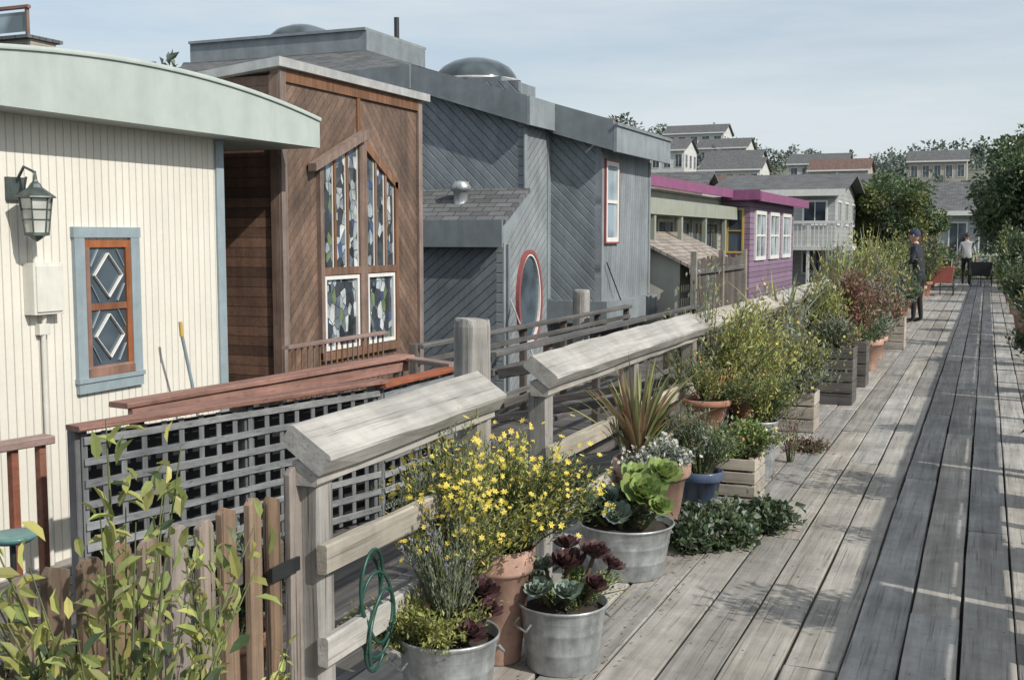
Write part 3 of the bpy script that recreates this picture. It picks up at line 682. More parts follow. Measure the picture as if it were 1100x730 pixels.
H=house('grey_two_storey_house',-9.5,-5.2,43,50,-1.0,3.3,4.0,M['greyw'],M['shing'],M['white'],'x',3,2)
mb=MB(); mb.box(-9.3,-4.4,41.6,42.95,1.15,1.3,M['white'])
for xx in (-9.2,-7.6,-6,-4.5): mb.box(xx,xx+.1,41.65,41.75,-1,1.15,M['white']); mb.box(xx,xx+.08,41.65,41.73,1.3,2.15,M['white'])
mb.box(-9.3,-4.4,41.63,41.7,2.1,2.2,M['white'])
for i in range(32): mb.box(-9.2+i*.15,-9.17+i*.15,41.66,41.69,1.3,2.1,M['white'])
mb.obj('balcony',H)
house('red_roof_house',-16,-9,37,43,-1,2.7,3.8,M['whitew'],M['shingR'],M['white'],'y',3,1)
house('dark_roof_house',-22,-12,48,55,-1,3.0,4.5,M['tanw'],M['shing'],M['white'],'x',4,2)
house('green_houseboat',-7.2,-3.8,52,57,-.3,2.8,3.6,M['greenw'],M['shing'],M['white'],'y',2,1)
house('pale_gable_house',-3.6,2.2,63,70,-.3,3.0,4.5,M['greyw'],M['shing'],M['white'],'x',4,1)
house('tan_flat_house',-20,-13,27,33,-1,2.7,2.7,M['tanw'],M['shing'],M['white'],'f',3,1)
for i,(x,y,w,z,c,r) in enumerate([(-52,150,14,4.5,'whitew','shing'),(-62,175,10,5,'whitew','shingR'),(-40,190,9,4.5,'tanw','shing'),(-28,205,10,5,'whitew','shing'),(-75,185,12,5,'greyw','shingR'),(-18,160,8,4,'greyw','shing'),(-34,150,8,4,'whitew','shingR'),(-55,225,12,5,'whitew','shing'),(-8,200,9,5,'tanw','shing'),(-30,120,9,4.5,'greyw','shing'),(-46,118,10,4.5,'tanw','shingR'),(-16,112,9,4.2,'whitew','shing'),(-68,150,9,5,'whitew','shingR'),(-60,132,8,5,'greyw','shing'),(-48,172,9,5,'whitew','shing'),(-36,170,9,5,'whitew','shing'),(-22,185,9,5,'tanw','shingR'),(-45,205,9,5,'whitew','shing')]):
    g_=gh(x,y); house('hillside_house',x-w/2,x+w/2,y,y+8,g_-3,g_+z,g_+z+1.8,M[c],M[r],M['white'],'x',5,2)

# ---------------------------------------------------------------- pier
mb=MB(); pw=.192; gap=.012; XL=-2.08
nails=MB()
for r in range(15):
    x=XL+r*(pw+gap); y=-3+U(0,2)
    while y<47:
        ln=random.choice([3.0,3.6,4.2,4.8]); y1=min(y+ln,47.2); zj=U(-.004,.002); tl=U(-.003,.003)
        a,b_=x,x+pw+U(-.004,.004); c=.004
        sec=[(a,zj-.05),(a,zj-c+tl),(a+c,zj+tl),(b_-c,zj-tl),(b_,zj-c-tl),(b_,zj-.05)]
        ns=8; vs=[]
        for i in range(ns+1):
            yy=y+.003+(y1-y-.006)*i/ns; w=U(-.003,.003)
            vs+=[(px+w,yy,pz) for px,pz in sec]
        fs=[(i*6+k,(i+1)*6+k,(i+1)*6+(k+1)%6,i*6+(k+1)%6) for i in range(ns) for k in range(6)]+[tuple(range(6)),tuple(ns*6+k for k in range(5,-1,-1))]
        mb.add(vs,fs,M['deck'])
        y=y1
    yy=.0
    while yy<16:
        for px in(x+.035,x+pw-.035):
            nails.add([(px+.0045*math.cos(k*1.047)+U(-.001,.001),yy+.0045*math.sin(k*1.047),.0035) for k in range(6)],[tuple(range(6))],M['black'])
        yy+=.61
E=empty('pier_boardwalk',(0,0,0)); mb.obj('planks',E); nails.obj('nails',E)
mb=MB(); y=-3
while y<47: mb.beam((-2.1,y,-.17),(1.0,y,-.17),.09,.22,M['darkX']); y+=.61
for x in(-2.12,1.02): mb.beam((x,-3,-.13),(x,47.2,-.13),.06,.25,M['darkY'],seg=1)
y=-2
while y<47:
    for x in(-1.7,.7): mb.tube([(x,y,-2.6),(x,y,-.2)],.15,M['darkZ'],12)
    y+=3.1
mb.obj('joists_and_piles',E)
mb=MB(); n=2400; ys_=rng.uniform(3,20,n); xs_=-1.22-np.abs(rng.normal(0,.3,n))+(rng.uniform(0,1,n)<.12)*rng.uniform(0,1.6,n); q=xs_>-2.0
P=np.stack([xs_,ys_,np.full(n,.006)],1)[q]; D=rng.normal(size=P.shape)*np.array([1,1,.15]); s_=rng.uniform(.008,.026,len(P))
mb.leaves(P,D,s_,s_*.5,L['dry'],fold=.05,upb=.15); mb.obj('leaf_litter')

# railings: cap timber is laid at an angle, its broad face turned up toward the walk
def rail(name,X,segs,side=-1,midz=(.62,.34),jit=.004,zc=1.0,mh=.09,mw=.035):
    E=empty(name,(X,segs[0][0],0)); mb=MB(); mp=MB()
    for (ya,yb) in segs:
        up=(.72*-side,0,1)
        sg=max(5,int((yb-ya)/.2))
        dz=U(-.012,.015)
        mb.beam((X,ya,zc+U(-.006,.006)),(X+U(-.012,.012),yb,zc+dz),.165,.07,M['railY'],up=up,seg=sg,jit=jit,ch=.008)
        mb.beam((X-.012*-side*1.0,ya+.01,zc-.075),(X-.012*-side,yb-.01,zc-.075+dz),.085,.07,M['railY'],seg=sg,jit=jit*.7,ch=.006)
        np_=max(1,round((yb-ya)/1.5))
        for i in range(np_+1):
            y=ya+.08+(yb-ya-.16)*i/np_
            mp.beam((X+.03*side,y,-.5),(X+.03*side,y,zc-.10),.09,.09,M['postZ'],up=(0,1,0),seg=6,jit=.003,ch=.008)
        for z in midz: mb.beam((X-side*.035,ya+.02,z),(X-side*.035,yb-.02,z+U(-.01,.01)),mw,mh,M['railY'],seg=sg,jit=.002)
    mb.obj('rails',E); mp.obj('posts',E); return E
rail('pier_railing',-1.80,[(2.74,4.04)],-1,(.66,.38),zc=.99)
rail('pier_railing',-1.82,[(4.66,7.6),(7.64,10.7),(10.74,13.8),(13.84,16.9),(16.94,20),(20.04,24),(24.04,28),(28.04,34),(34.04,41)],-1)
rail('pier_railing',.90,[(-2,1.9),(1.94,5),(5.04,8.1),(8.14,12),(12.04,16),(16.04,20),(20.04,26),(26.04,34),(34.04,44)],1,(.86,.68),zc=1.1,mh=.15)  # rail mostly out of view; tall boards added to widen its deck shadow
def piling(x,y,zt_,r):
    E=empty('wooden_piling',(x,y,0)); mb=MB(); pts=[];n=22
    zs=[-2.6,-1.5,-.5,.3,.8,zt_-.03,zt_]; vs=[];fs=[]
    rad=[r*(1+U(-.05,.05)) for _ in range(n)]
    for j,z in enumerate(zs):
        for k in range(n):
            rr=rad[k]*(.93 if j==len(zs)-1 else 1)*(1+U(-.015,.015)); a=2*math.pi*k/n; vs.append((x+rr*math.cos(a),y+rr*math.sin(a),z+(U(-.008,.008) if j==len(zs)-1 else 0)))
    for j in range(len(zs)-1):
        for k in range(n): a=j*n+k;b_=j*n+(k+1)%n; fs.append((a,b_,b_+n,a+n))
    fs.append(tuple((len(zs)-1)*n+k for k in range(n))); mb.add(vs,fs,M['postZ']); mb.obj('pile',E)
piling(-1.98,4.28,1.26,.078); piling(-5.0,14.3,.9,.11); piling(-2.35,12,.95,.09)

# picket gate
E=empty('picket_fence',(-1.86,2,0)); mb=MB(); y=.9; i=0
while y<2.86:
    h=.885+U(-.018,.02); w=.064+U(-.008,.006); x=-1.86+U(-.004,.004); tl=U(-.012,.012)
    if y>2.72: h=.93
    c=.017; 
    prof=[(-w/2,.05),(-w/2,h*.3),(-w/2,h*.6),(-w/2,h-c),(-w/2+c,h),(w/2-c,h+U(-.012,.006)),(w/2,h-c),(w/2,h*.6),(w/2,h*.3),(w/2,.05)]
    vs=[(x,y+a+tl*(b_/h)+U(-.0022,.0022),b_) for a,b_ in prof]
    mb.prism(vs,(.021,0,0),M['picket']); y+=.1025; i+=1
mb.beam((-1.885,.8,.68),(-1.885,2.85,.68),.035,.08,M['darkY']); mb.beam((-1.885,.8,.22),(-1.885,2.85,.22),.035,.08,M['darkY'])
mb.obj('pickets',E,.002)
mb=MB(); mb.box(-1.836,-1.826,2.60,2.74,.63,.67,M['black']); mb.obj('latch',E)
mb=MB(); mb.beam((-1.9,2.93,-.5),(-1.9,2.93,.9),.08,.08,M['picket'],up=(0,1,0),seg=6,jit=.003)
mb.obj('gate_post',E)

# hose
E=empty('garden_hose',(-1.72,3.1,.5)); mb=MB(); pts=[]
for i in range(150):
    t=i/149; a=t*2*math.pi*4.6; r=.10+.04*math.sin(3*a*.37)
    pts.append((-1.765+.02*math.sin(a*.7)+.015*t,3.02+r*.8*math.cos(a)+.04*t,.47+r*1.15*math.sin(a)-.12*t))
mb.tube(pts,.0058,M['hose'],6); mb.obj('coils',E)

# lattice fence / terrace
def lattice(mb,p0,p1,zt_,zb,cap=True,nh=8):
    p0=Vector((*p0,0));p1=Vector((*p1,0)); d=(p1-p0); ln=d.length; d.normalize(); nn=Vector((d.y,-d.x,0))
    st=(zt_-zb)/nh
    for i in range(nh):
        z=zt_-.06-st*i; mb.beam(p0+nn*.012+Vector((0,0,z)),p1+nn*.012+Vector((0,0,z+U(-.012,.012))),.010,.042,M['lat'],seg=7,jit=.004,ch=.002)
    k=int(ln/.13)
    for i in range(k+1):
        q=p0+d*(ln*i/k+U(-.01,.01)); mb.beam(q+Vector((0,0,zb)),q+Vector((0,0,zt_-.02)),.038,.010,M['latZ'],up=nn,ch=.002)
    k=int(ln/.20)
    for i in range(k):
        q=p0+d*(ln*(i+.5)/k)-nn*.13; mb.beam(q+Vector((0,0,zb-.35)),q+Vector((0,0,zt_-.05)),.205,.02,M['black'],up=nn,ch=.002)  # black boards added behind the slats so the gaps look dark
    for q in (p0,p0.lerp(p1,.5),p1): mb.beam(q-nn*.05+Vector((0,0,zb-.4)),q-nn*.05+Vector((0,0,zt_+.0)),.08,.08,M['latZ'],up=nn)
    if cap: mb.beam(p0-d*.06+Vector((0,0,zt_+.02)),p1+d*.03+Vector((0,0,zt_+.02)),.13,.032,M['redcap'],seg=5,jit=.003)
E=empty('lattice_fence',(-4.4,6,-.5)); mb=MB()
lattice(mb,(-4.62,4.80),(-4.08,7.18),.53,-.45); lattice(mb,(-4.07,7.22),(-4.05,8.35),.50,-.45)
mb.beam((-4.95,5.45,.56),(-4.68,8.75,.56),.16,.035,M['redcap'],seg=5,jit=.003); mb.beam((-4.90,5.5,.49),(-4.66,8.7,.49),.04,.10,M['redcap']); mb.beam((-4.68,8.7,.545),(-4.05,8.4,.545),.12,.035,M['redcapX'])
for y in(5.6,6.7,7.8,8.6): mb.beam((-4.95+(y-5.45)*.082,y,-.8),(-4.95+(y-5.45)*.082,y,.5),.07,.07,M['darkZ'],up=(0,1,0))
mb.obj('slats',E)
E=empty('terrace_deck',(-4,6,-.5)); mb=MB(); x=-5.28
while x<-2.6: mb.beam((x,1.5,-.52),(x,9.0,-.52),.135,.04,M['darkY']); x+=.145
mb.obj('boards',E)
E=empty('red_deck_railing',(-5.9,9,0)); mb=MB(); mb.beam((-5.75,8.45,.62),(-5.72,10.2,.62),.08,.035,M['redcap']); mb.beam((-5.75,8.45,-.1),(-5.72,10.2,-.1),.05,.05,M['redcap'])
for i in range(18): mb.beam((-5.74,8.5+i*.1,-.8),(-5.74,8.5+i*.1,.6),.018,.018,M['brtrim'],up=(0,1,0))
mb.obj('rails',E)
E=empty('red_deck_railing',(-5.2,4.9,0)); mb=MB(); mb.beam((-5.30,4.2,.40),(-5.15,5.08,.40),.12,.05,M['redcap'])
for i in range(5): mb.beam((-5.28+i*.03,4.3+i*.18,-.8),(-5.28+i*.03,4.3+i*.18,.38),.05,.05,M['redcap'],up=(0,1,0))
mb.obj('rails',E)
def dockrail(name,x,ya,yb,z,x2=None):
    x2=x if x2 is None else x2
    E=empty(name,(x,ya,0)); mb=MB()
    for dz in(0,-.14,-.42,-.7): mb.beam((x,ya,z+dz),(x2,yb,z+dz),.045 if dz else .10,.05 if dz else .04,M['darkY'],seg=6,jit=.003)
    n=int((yb-ya)/1.25)
    for i in range(n+1):
        t=i/n; mb.beam((x+(x2-x)*t-.04,ya+(yb-ya)*t,-1.2),(x+(x2-x)*t-.04,ya+(yb-ya)*t,z+.02),.07,.07,M['darkZ'],up=(0,1,0))
    mb.obj('rails',E)
dockrail('gangway_railing',-3.5,7.9,14.6,.70); dockrail('gangway_railing',-4.7,9.0,15.5,.62)
E=empty('side_walkway',(-4,12,-.4)); mb=MB(); y=7.6
while y<20: mb.beam((-4.85,y,-.35),(-3.4,y,-.35),.135,.04,M['darkX']); y+=.145
mb.beam((-4.8,7.6,-.45),(-4.8,20,-.45),.08,.15,M['darkY']); mb.beam((-3.45,7.6,-.45),(-3.45,20,-.45),.08,.15,M['darkY']); mb.obj('boards',E)
E=empty('entry_gangway',(-2.8,8,-.2)); mb=MB(); y=8.0
while y<9: mb.beam((-3.4,y,-.33),(-2.1,y,-.06),.13,.04,M['darkX']); y+=.14
for yy in(7.95,9.02): mb.beam((-3.45,yy,.55),(-2.0,yy,.85),.05,.08,M['darkX']); mb.beam((-3.45,yy,.2),(-2.0,yy,.5),.04,.06,M['darkX'])
mb.obj('ramp',E)
E=empty('bird_feeder',(-3.4,3.1,.4)); mb=MB(); mb.tube([(-3.45,3.2,-.5),(-3.45,3.2,.42)],.012,M['black'],6); mb.lathe((-3.45,3.2,.42),[(0,0),(.07,.005),(.10,.03),(.09,.035),(.0,.02)],paint('teal_glaze',(.10,.22,.21),.2,.3,9),18); mb.obj('feeder',E)
# potted shrub on the terrace, behind pickets
e,s=tpot('terracotta_pot',(-3.1,4.1,-.5),.18,.34); mb=MB(); stems(mb,s,.55,.3,40,40,.04,.018,[(L['mid'],1),(L['dark'],1)],tmin=.2,clus=5); plantobj(mb,e,'bushy_plant')

# ---------------------------------------------------------------- potted plants, left row
e,s=tub('galvanised_tub_planter',(-1.62,3.30,0),.17,.29); mb=MB()
stems(mb,s,.42,.14,60,70,.020,.005,[(L['grey'],1),(L['mid'],.15)],tmin=.2,scat=.005,up=.6,dome=.2,rnd=.5,leanv=(-.03,.03),hv=.5)
stems(mb,s,.47,.15,16,26,.012,.006,[(L['lav'],1)],tmin=.82,scat=.004,up=.6,dome=.2,rnd=.5,leanv=(-.03,.03),hv=.7)
stems(mb,(s[0]-.05,s[1]-.09,s[2]-.02),.17,.23,90,45,.022,.011,[(L['yg'],2),(L['lime'],1)],tmin=.3,scat=.014,dome=.6,clus=8)
for p,r in (((.04,.02,.10),.075),((.11,-.05,.05),.06),((.02,-.1,.04),.05),((.13,.05,.10),.05),((.08,.10,.14),.07)): rosette(mb,(s[0]+p[0],s[1]+p[1],s[2]+p[2]),r,L['aeod'],(.4,-.3,1)); mb.tube([(s[0]+p[0]*.4,s[1]+p[1]*.4,s[2]-.02),(s[0]+p[0],s[1]+p[1],s[2]+p[2])],.008,M['stemb'],6)
plantobj(mb,e,'lavender_and_succulents')
e,s=tpot('tall_terracotta_pot',(-1.67,3.84,0),.135,.44,'terra2'); mb=MB()
stems(mb,s,.44,.38,130,75,.028,.009,[(L['yg'],2),(L['lime'],1.2),(L['mid'],.8)],tmin=.35,scat=.02,flower=(L['yel'],420,.014),clus=11)
plantobj(mb,e,'yellow_daisy_bush')
e,s=tpot('terracotta_pot',(-1.74,3.52,0),.10,.36); mb=MB()
stems(mb,s,.62,.27,110,70,.026,.008,[(L['yg'],2),(L['lime'],1.2),(L['grey'],.7)],tmin=.35,scat=.018,flower=(L['yel'],330,.014),clus=10)
plantobj(mb,e,'yellow_daisy_bush')
e,s=tub('galvanised_tub_planter',(-1.42,3.87,0),.165,.25); mb=MB()
for p,r,m_ in (((.02,0,.16),.085,'aeod'),((-.08,.03,.13),.07,'aeog'),((.10,.06,.19),.08,'aeod'),((.05,-.08,.08),.065,'aeog'),((-.06,-.07,.07),.07,'aeog'),((.13,-.02,.10),.06,'aeod'),((-.02,.1,.2),.07,'aeod'),((.15,.11,.14),.06,'aeod')):
    rosette(mb,(s[0]+p[0],s[1]+p[1],s[2]+p[2]),r,L[m_],(p[0]*3,p[1]*3-.2,1)); mb.tube([(s[0]+p[0]*.4,s[1]+p[1]*.4,s[2]-.02),(s[0]+p[0],s[1]+p[1],s[2]+p[2])],.008,M['stemb'],6)
stems(mb,s,.14,.17,80,32,.018,.010,[(L['aeo'],1),(L['mid'],1)],tmin=.3,scat=.01,clus=7); plantobj(mb,e,'succulents')
e,s=tub('galvanised_tub_planter',(-1.55,5.10,0),.225,.25); mb=MB()
for p,r,m_ in (((.10,-.06,.17),.13,'aeo'),((.03,.10,.20),.11,'aeo'),((.16,.05,.25),.10,'aeo'),((-.10,-.02,.12),.09,'aeog'),((-.16,-.08,.10),.07,'aeog'),((.0,-.14,.08),.08,'aeog'),((.19,-.10,.13),.07,'aeo'),((-.05,.12,.12),.08,'aeog')):
    rosette(mb,(s[0]+p[0],s[1]+p[1],s[2]+p[2]),r,L[m_],(p[0]*2+.2,p[1]*2-.5,1),5,12); mb.tube([(s[0]+p[0]*.4,s[1]+p[1]*.4,s[2]-.02),(s[0]+p[0],s[1]+p[1],s[2]+p[2])],.011,M['stem'],6)
stems(mb,(s[0]-.08,s[1],s[2]),.18,.21,110,38,.022,.012,[(L['dark'],1),(L['mid'],1),(L['grey'],.5)],tmin=.2,scat=.014,clus=8); plantobj(mb,e,'aeonium_succulents')
e,s=tpot('terracotta_pot',(-1.60,5.72,0),.20,.44,'terra2'); mb=MB()
blades(mb,(s[0]-.08,s[1],s[2]),85,.60,.024,.42,[L['phor'],L['phor'],L['phorr'],L['lime']])
stems(mb,(s[0]+.04,s[1]-.05,s[2]),.13,.25,90,34,.024,.014,[(L['grey'],2),(L['white'],1)],tmin=.4,scat=.014,flower=(L['white'],120,.012),clus=9); plantobj(mb,e,'flax_and_groundcover')
e,s=tpot('blue_glazed_pot',(-1.48,6.32,0),.13,.27,'bluepot'); mb=MB()
stems(mb,s,.36,.27,90,48,.028,.009,[(L['mid'],1.6),(L['grey'],1.4),(L['orange'],.2)],tmin=.3,scat=.02,flower=(L['orange'],30,.010),clus=7); plantobj(mb,e,'orange_flower_bush')
e,s=crate('wooden_crate_planter',(-1.37,6.70,0),.33,.33,.31,'crate',4); mb=MB()
stems(mb,s,.24,.22,90,44,.034,.020,[(L['mid'],1),(L['aeo'],1),(L['yg'],.6)],tmin=.2,scat=.024,flower=(L['yel'],30,.012),clus=7); plantobj(mb,e,'leafy_succulent')
mb=MB()
for cx,cy,rr in((-1.28,5.98,.2),(-1.08,6.2,.2),(-1.45,5.85,.15),(-1.2,5.75,.15),(-1.35,5.6,.12)):
    stems(mb,(cx,cy,.0),.15,rr,60,26,.04,.034,[(L['mid'],2),(L['dark'],1.4),(L['grey'],.8)],tmin=.3,scat=.024,dome=.7)
mb.obj('nasturtium_groundcover')
e,s=tub('galvanised_bucket_planter',(-1.36,7.56,0),.11,.38); mb=MB()
stems(mb,s,.42,.24,60,40,.04,.014,[(L['yg'],2),(L['lime'],1),(L['mid'],1)],tmin=.2,scat=.026,clus=5); plantobj(mb,e,'green_shrub')
def stand(c,w,h): 
    E=empty('plant_stand',(c[0],c[1],0)); mb=MB(); x,y=c
    mb.box(x-w/2,x+w/2,y-w/2,y+w/2,h-.03,h,M['dcrate'])
    for sx in(-1,1):
        for sy in(-1,1): mb.box(x+sx*(w/2-.03)-.02,x+sx*(w/2-.03)+.02,y+sy*(w/2-.03)-.02,y+sy*(w/2-.03)+.02,0,h-.03,M['darkZ'])
    mb.obj('stand',E)
stand((-1.60,6.98),.34,.40); e,s=tpot('terracotta_pot',(-1.60,6.98,.40),.15,.19); mb=MB()
stems(mb,s,.28,.28,60,46,.03,.010,[(L['mid'],1),(L['yg'],1.4),(L['orange'],.2)],tmin=.3,scat=.026,flower=(L['orange'],24,.010),clus=6); plantobj(mb,e,'flowering_plant')
stand((-1.56,7.95),.34,.34); e,s=tpot('terracotta_pot',(-1.56,7.95,.34),.15,.20); mb=MB()
stems(mb,s,.55,.36,44,50,.045,.016,[(L['lime'],2.2),(L['yg'],2),(L['grey'],1)],M['stemb'],tmin=.35,scat=.04,sr=.004,flower=(L['yel'],30,.016),clus=6); plantobj(mb,e,'lime_leaf_shrub')
for (x,y,h,sp,ns,lp,ms,w,ct,cl) in ((-1.78,7.75,1.02,.60,64,62,[('lime',2),('yg',1.6),('grey',.8)],.28,'dcrate',9),(-1.66,8.7,.80,.42,44,52,[('lime',2),('yg',1),('mid',.6)],.34,'crate',6),(-1.42,9.55,.60,.36,50,50,[('lime',1),('mid',.8),('grey',1.4)],.32,'crate',6),(-1.6,10.35,.95,.42,44,56,[('yg',1.5),('grey',1.2),('phorr',.4)],.32,'dcrate',6)):
    e,s=crate('wooden_crate_planter',(x,y,0),w,w,.33,ct,3); mb=MB()
    stems(mb,s,h,sp,ns,lp,.05,.017,[(L[a],b_) for a,b_ in ms],M['stemb'],tmin=.35,scat=.045,sr=.0045,flower=(L['yel'],20,.016),clus=cl); plantobj(mb,e,'leafy_shrub')
mb=MB(); stems(mb,(-1.2,8.6,0),.08,.20,40,20,.03,.018,[(L['red'],1),(L['dark'],1),(L['dry'],1.4)],tmin=.2,scat=.02,dome=.7); stems(mb,(-1.25,8.1,0),.45,.12,14,16,.022,.012,[(L['pink'],1),(L['mid'],1)],tmin=.2,scat=.02); mb.obj('red_groundcover')
e,s=crate('dark_crate_planter',(-1.33,11.3,0),.38,.38,.55,'dcrate',5); mb=MB()
stems(mb,s,.40,.32,60,44,.045,.016,[(L['mid'],1),(L['grey'],1),(L['phorr'],.8)],tmin=.2,scat=.035,clus=6); plantobj(mb,e,'bushy_plant')
for (x,y,r,h,ph,sp,ms,fl) in ((-1.32,14.3,.20,.38,.45,.32,[('grey',1),('mid',1)],None),(-1.5,13.3,.17,.34,.95,.46,[('red',2),('mid',.6),('phorr',1.4)],None),(-1.65,12.3,.17,.35,1.05,.42,[('yg',1),('grey',1),('lime',.6)],None),(-1.35,15.6,.18,.3,1.0,.40,[('red',1),('phorr',1.4),('grey',1)],None),(-1.6,16.6,.2,.35,1.4,.5,[('yg',1),('grey',1),('lime',1)],None),(-1.35,18.2,.2,.4,.8,.44,[('mid',1),('dark',.5),('grey',1)],'orange'),(-1.55,19.4,.2,.4,1.4,.5,[('mid',1),('lime',1)],None),(-1.5,21.2,.2,.35,.8,.4,[('grey',1),('mid',1)],None),(-1.6,24.5,.2,.35,1.3,.5,[('yg',1),('mid',1)],None),(-1.5,27,.2,.4,1.2,.5,[('mid',1),('red',.6)],None),(-1.55,30,.2,.4,1.4,.6,[('yg',1),('mid',1),('lime',.6)],'yel'),(-1.55,33,.2,.4,1.4,.6,[('dark',1),('mid',1)],'pink'),(-1.6,37,.2,.4,1.4,.6,[('yg',1),('mid',1)],None)):
    e,s=tpot('terracotta_pot',(x,y,0),r,h,random.choice(['terra','terra2'])); mb=MB()
    k=1+y/22
    stems(mb,s,ph,sp,60,50,.042*k,.015*k,[(L[a],b_) for a,b_ in ms],M['stemb'],tmin=.2,scat=.05,flower=(L[fl],40,.03) if fl else None,clus=7); plantobj(mb,e,'bushy_plant')
e,s=crate('wooden_crate_planter',(-1.25,17.2,0),.4,.4,.45,'crate',4); mb=MB(); stems(mb,s,.4,.3,50,40,.06,.025,[(L['mid'],1),(L['grey'],1)],tmin=.2,scat=.03,clus=5); plantobj(mb,e,'bushy_plant')
e,s=crate('dark_crate_planter',(-1.3,12.7,0),.3,.34,.5,'dcrate',4); mb=MB(); stems(mb,s,.25,.22,40,36,.04,.018,[(L['mid'],1),(L['lime'],.6)],tmin=.2,scat=.03,clus=5); plantobj(mb,e,'bushy_plant')
for (x,y,hh_) in ((-1.78,10.9,1.0),(-1.8,15,1.35),(-1.75,18.9,1.5)):
    e,s=tpot('terracotta_pot',(x,y,0),.2,.4); mb=MB(); blades(mb,s,60,hh_,.032,.6,[L['phor'],L['lime'],L['dry'],L['grey']]); plantobj(mb,e,'tall_grass')

# right row: nearer pots are out of view, added to shade the deck
for (x,y,r,h,ph,sp,ms) in ((.60,1.7,.18,.35,.8,.3,[('mid',1),('dark',1)]),(.55,3.0,.2,.4,1.05,.42,[('mid',1),('dark',1)]),(.62,4.6,.18,.35,.95,.36,[('mid',1),('yg',1)]),(.6,5.9,.18,.35,.6,.3,[('mid',1),('yg',1)]),(.62,7.3,.18,.4,1.15,.4,[('mid',1),('dark',1)]),(.62,9.6,.18,.4,.9,.34,[('grey',1),('mid',1)]),(.62,12.8,.2,.38,.45,.3,[('mid',1),('dark',1)]),(.66,15.5,.2,.38,.9,.34,[('mid',1),('yg',1),('grey',1)]),(.66,18,.2,.38,1.1,.38,[('dark',1),('mid',1)]),(.62,20.5,.2,.4,1.0,.36,[('mid',1),('lime',.6),('grey',1)]),(.66,23,.2,.4,1.4,.4,[('dark',1),('mid',1)]),(.62,26,.2,.4,1.1,.4,[('mid',1),('yg',1)]),(.6,30,.2,.4,1.4,.45,[('dark',1),('mid',1)]),(.6,34,.2,.4,1.5,.5,[('mid',1),('yg',1)])):
    e,s=tpot('terracotta_pot',(x,y,0),r,h,random.choice(['terra','terra2'])); mb=MB(); k=1+y/18
    stems(mb,s,ph,sp,60,50,.045*k,.018*k,[(L[a],b_) for a,b_ in ms],M['stemb'],tmin=.2,scat=.045,clus=7); plantobj(mb,e,'bushy_plant')

# foreground citrus-like bushes in pots
e,s=tpot('terracotta_pot',(-1.52,1.62,0),.17,.34); mb=MB()
stems(mb,s,.93,.36,36,18,.058,.024,[(L['yg'],1.6),(L['lime'],2.4),(L['mid'],.6)],M['stem'],tmin=.3,scat=.022,rich=True,sr=.0028,up=.35,rnd=.9,leanv=(-.04,-.02),clus=10)
stems(mb,s,.62,.24,18,16,.06,.028,[(L['dark'],.7),(L['mid'],1.2),(L['yg'],1)],M['stem'],tmin=.3,scat=.025,dome=.4,rich=True,sr=.0028)
plantobj(mb,e,'citrus_bush')
e,s=tpot('terracotta_pot',(-1.55,1.98,0),.13,.28); mb=MB()
stems(mb,s,.68,.32,18,13,.040,.017,[(L['yg'],2),(L['lime'],2)],M['stem'],tmin=.35,scat=.014,dome=.3,rich=True,sr=.002,up=.35,clus=6)
plantobj(mb,e,'citrus_bush')

# ---------------------------------------------------------------- trees
tree('pine_tree',(-3.9,51,-.2),4.5,2.2,1.8,80,240,.17,[L['pine'],L['pine'],L['mid'],L['yg']],.24)
tree('evergreen_tree',(2.35,44.5,-.2),5.9,2.9,2.5,120,240,.2,[L['pine'],L['dark'],L['mid'],L['mid']],.22)
tree('evergreen_tree',(3.4,37,-.9),5.6,2.1,2.3,70,220,.18,[L['pine'],L['dark'],L['mid']],.25)
mb=MB()
for x,y,s_ in ((-3.2,47.5,.9),(-2.6,46,.7),(-1.9,48.5,.8),(-4.6,48,.9),(-.9,50,.8),(.4,51,.9),(1.5,46,.8),(-5.5,51,1),(1.8,49,1.1)):
    clump_tree(mb,(x,y,s_*.6),s_,s_*.9,12,90,.14,[L['mid'],L['yg'],L['pine']],.45)
mb.obj('shore_shrubs')

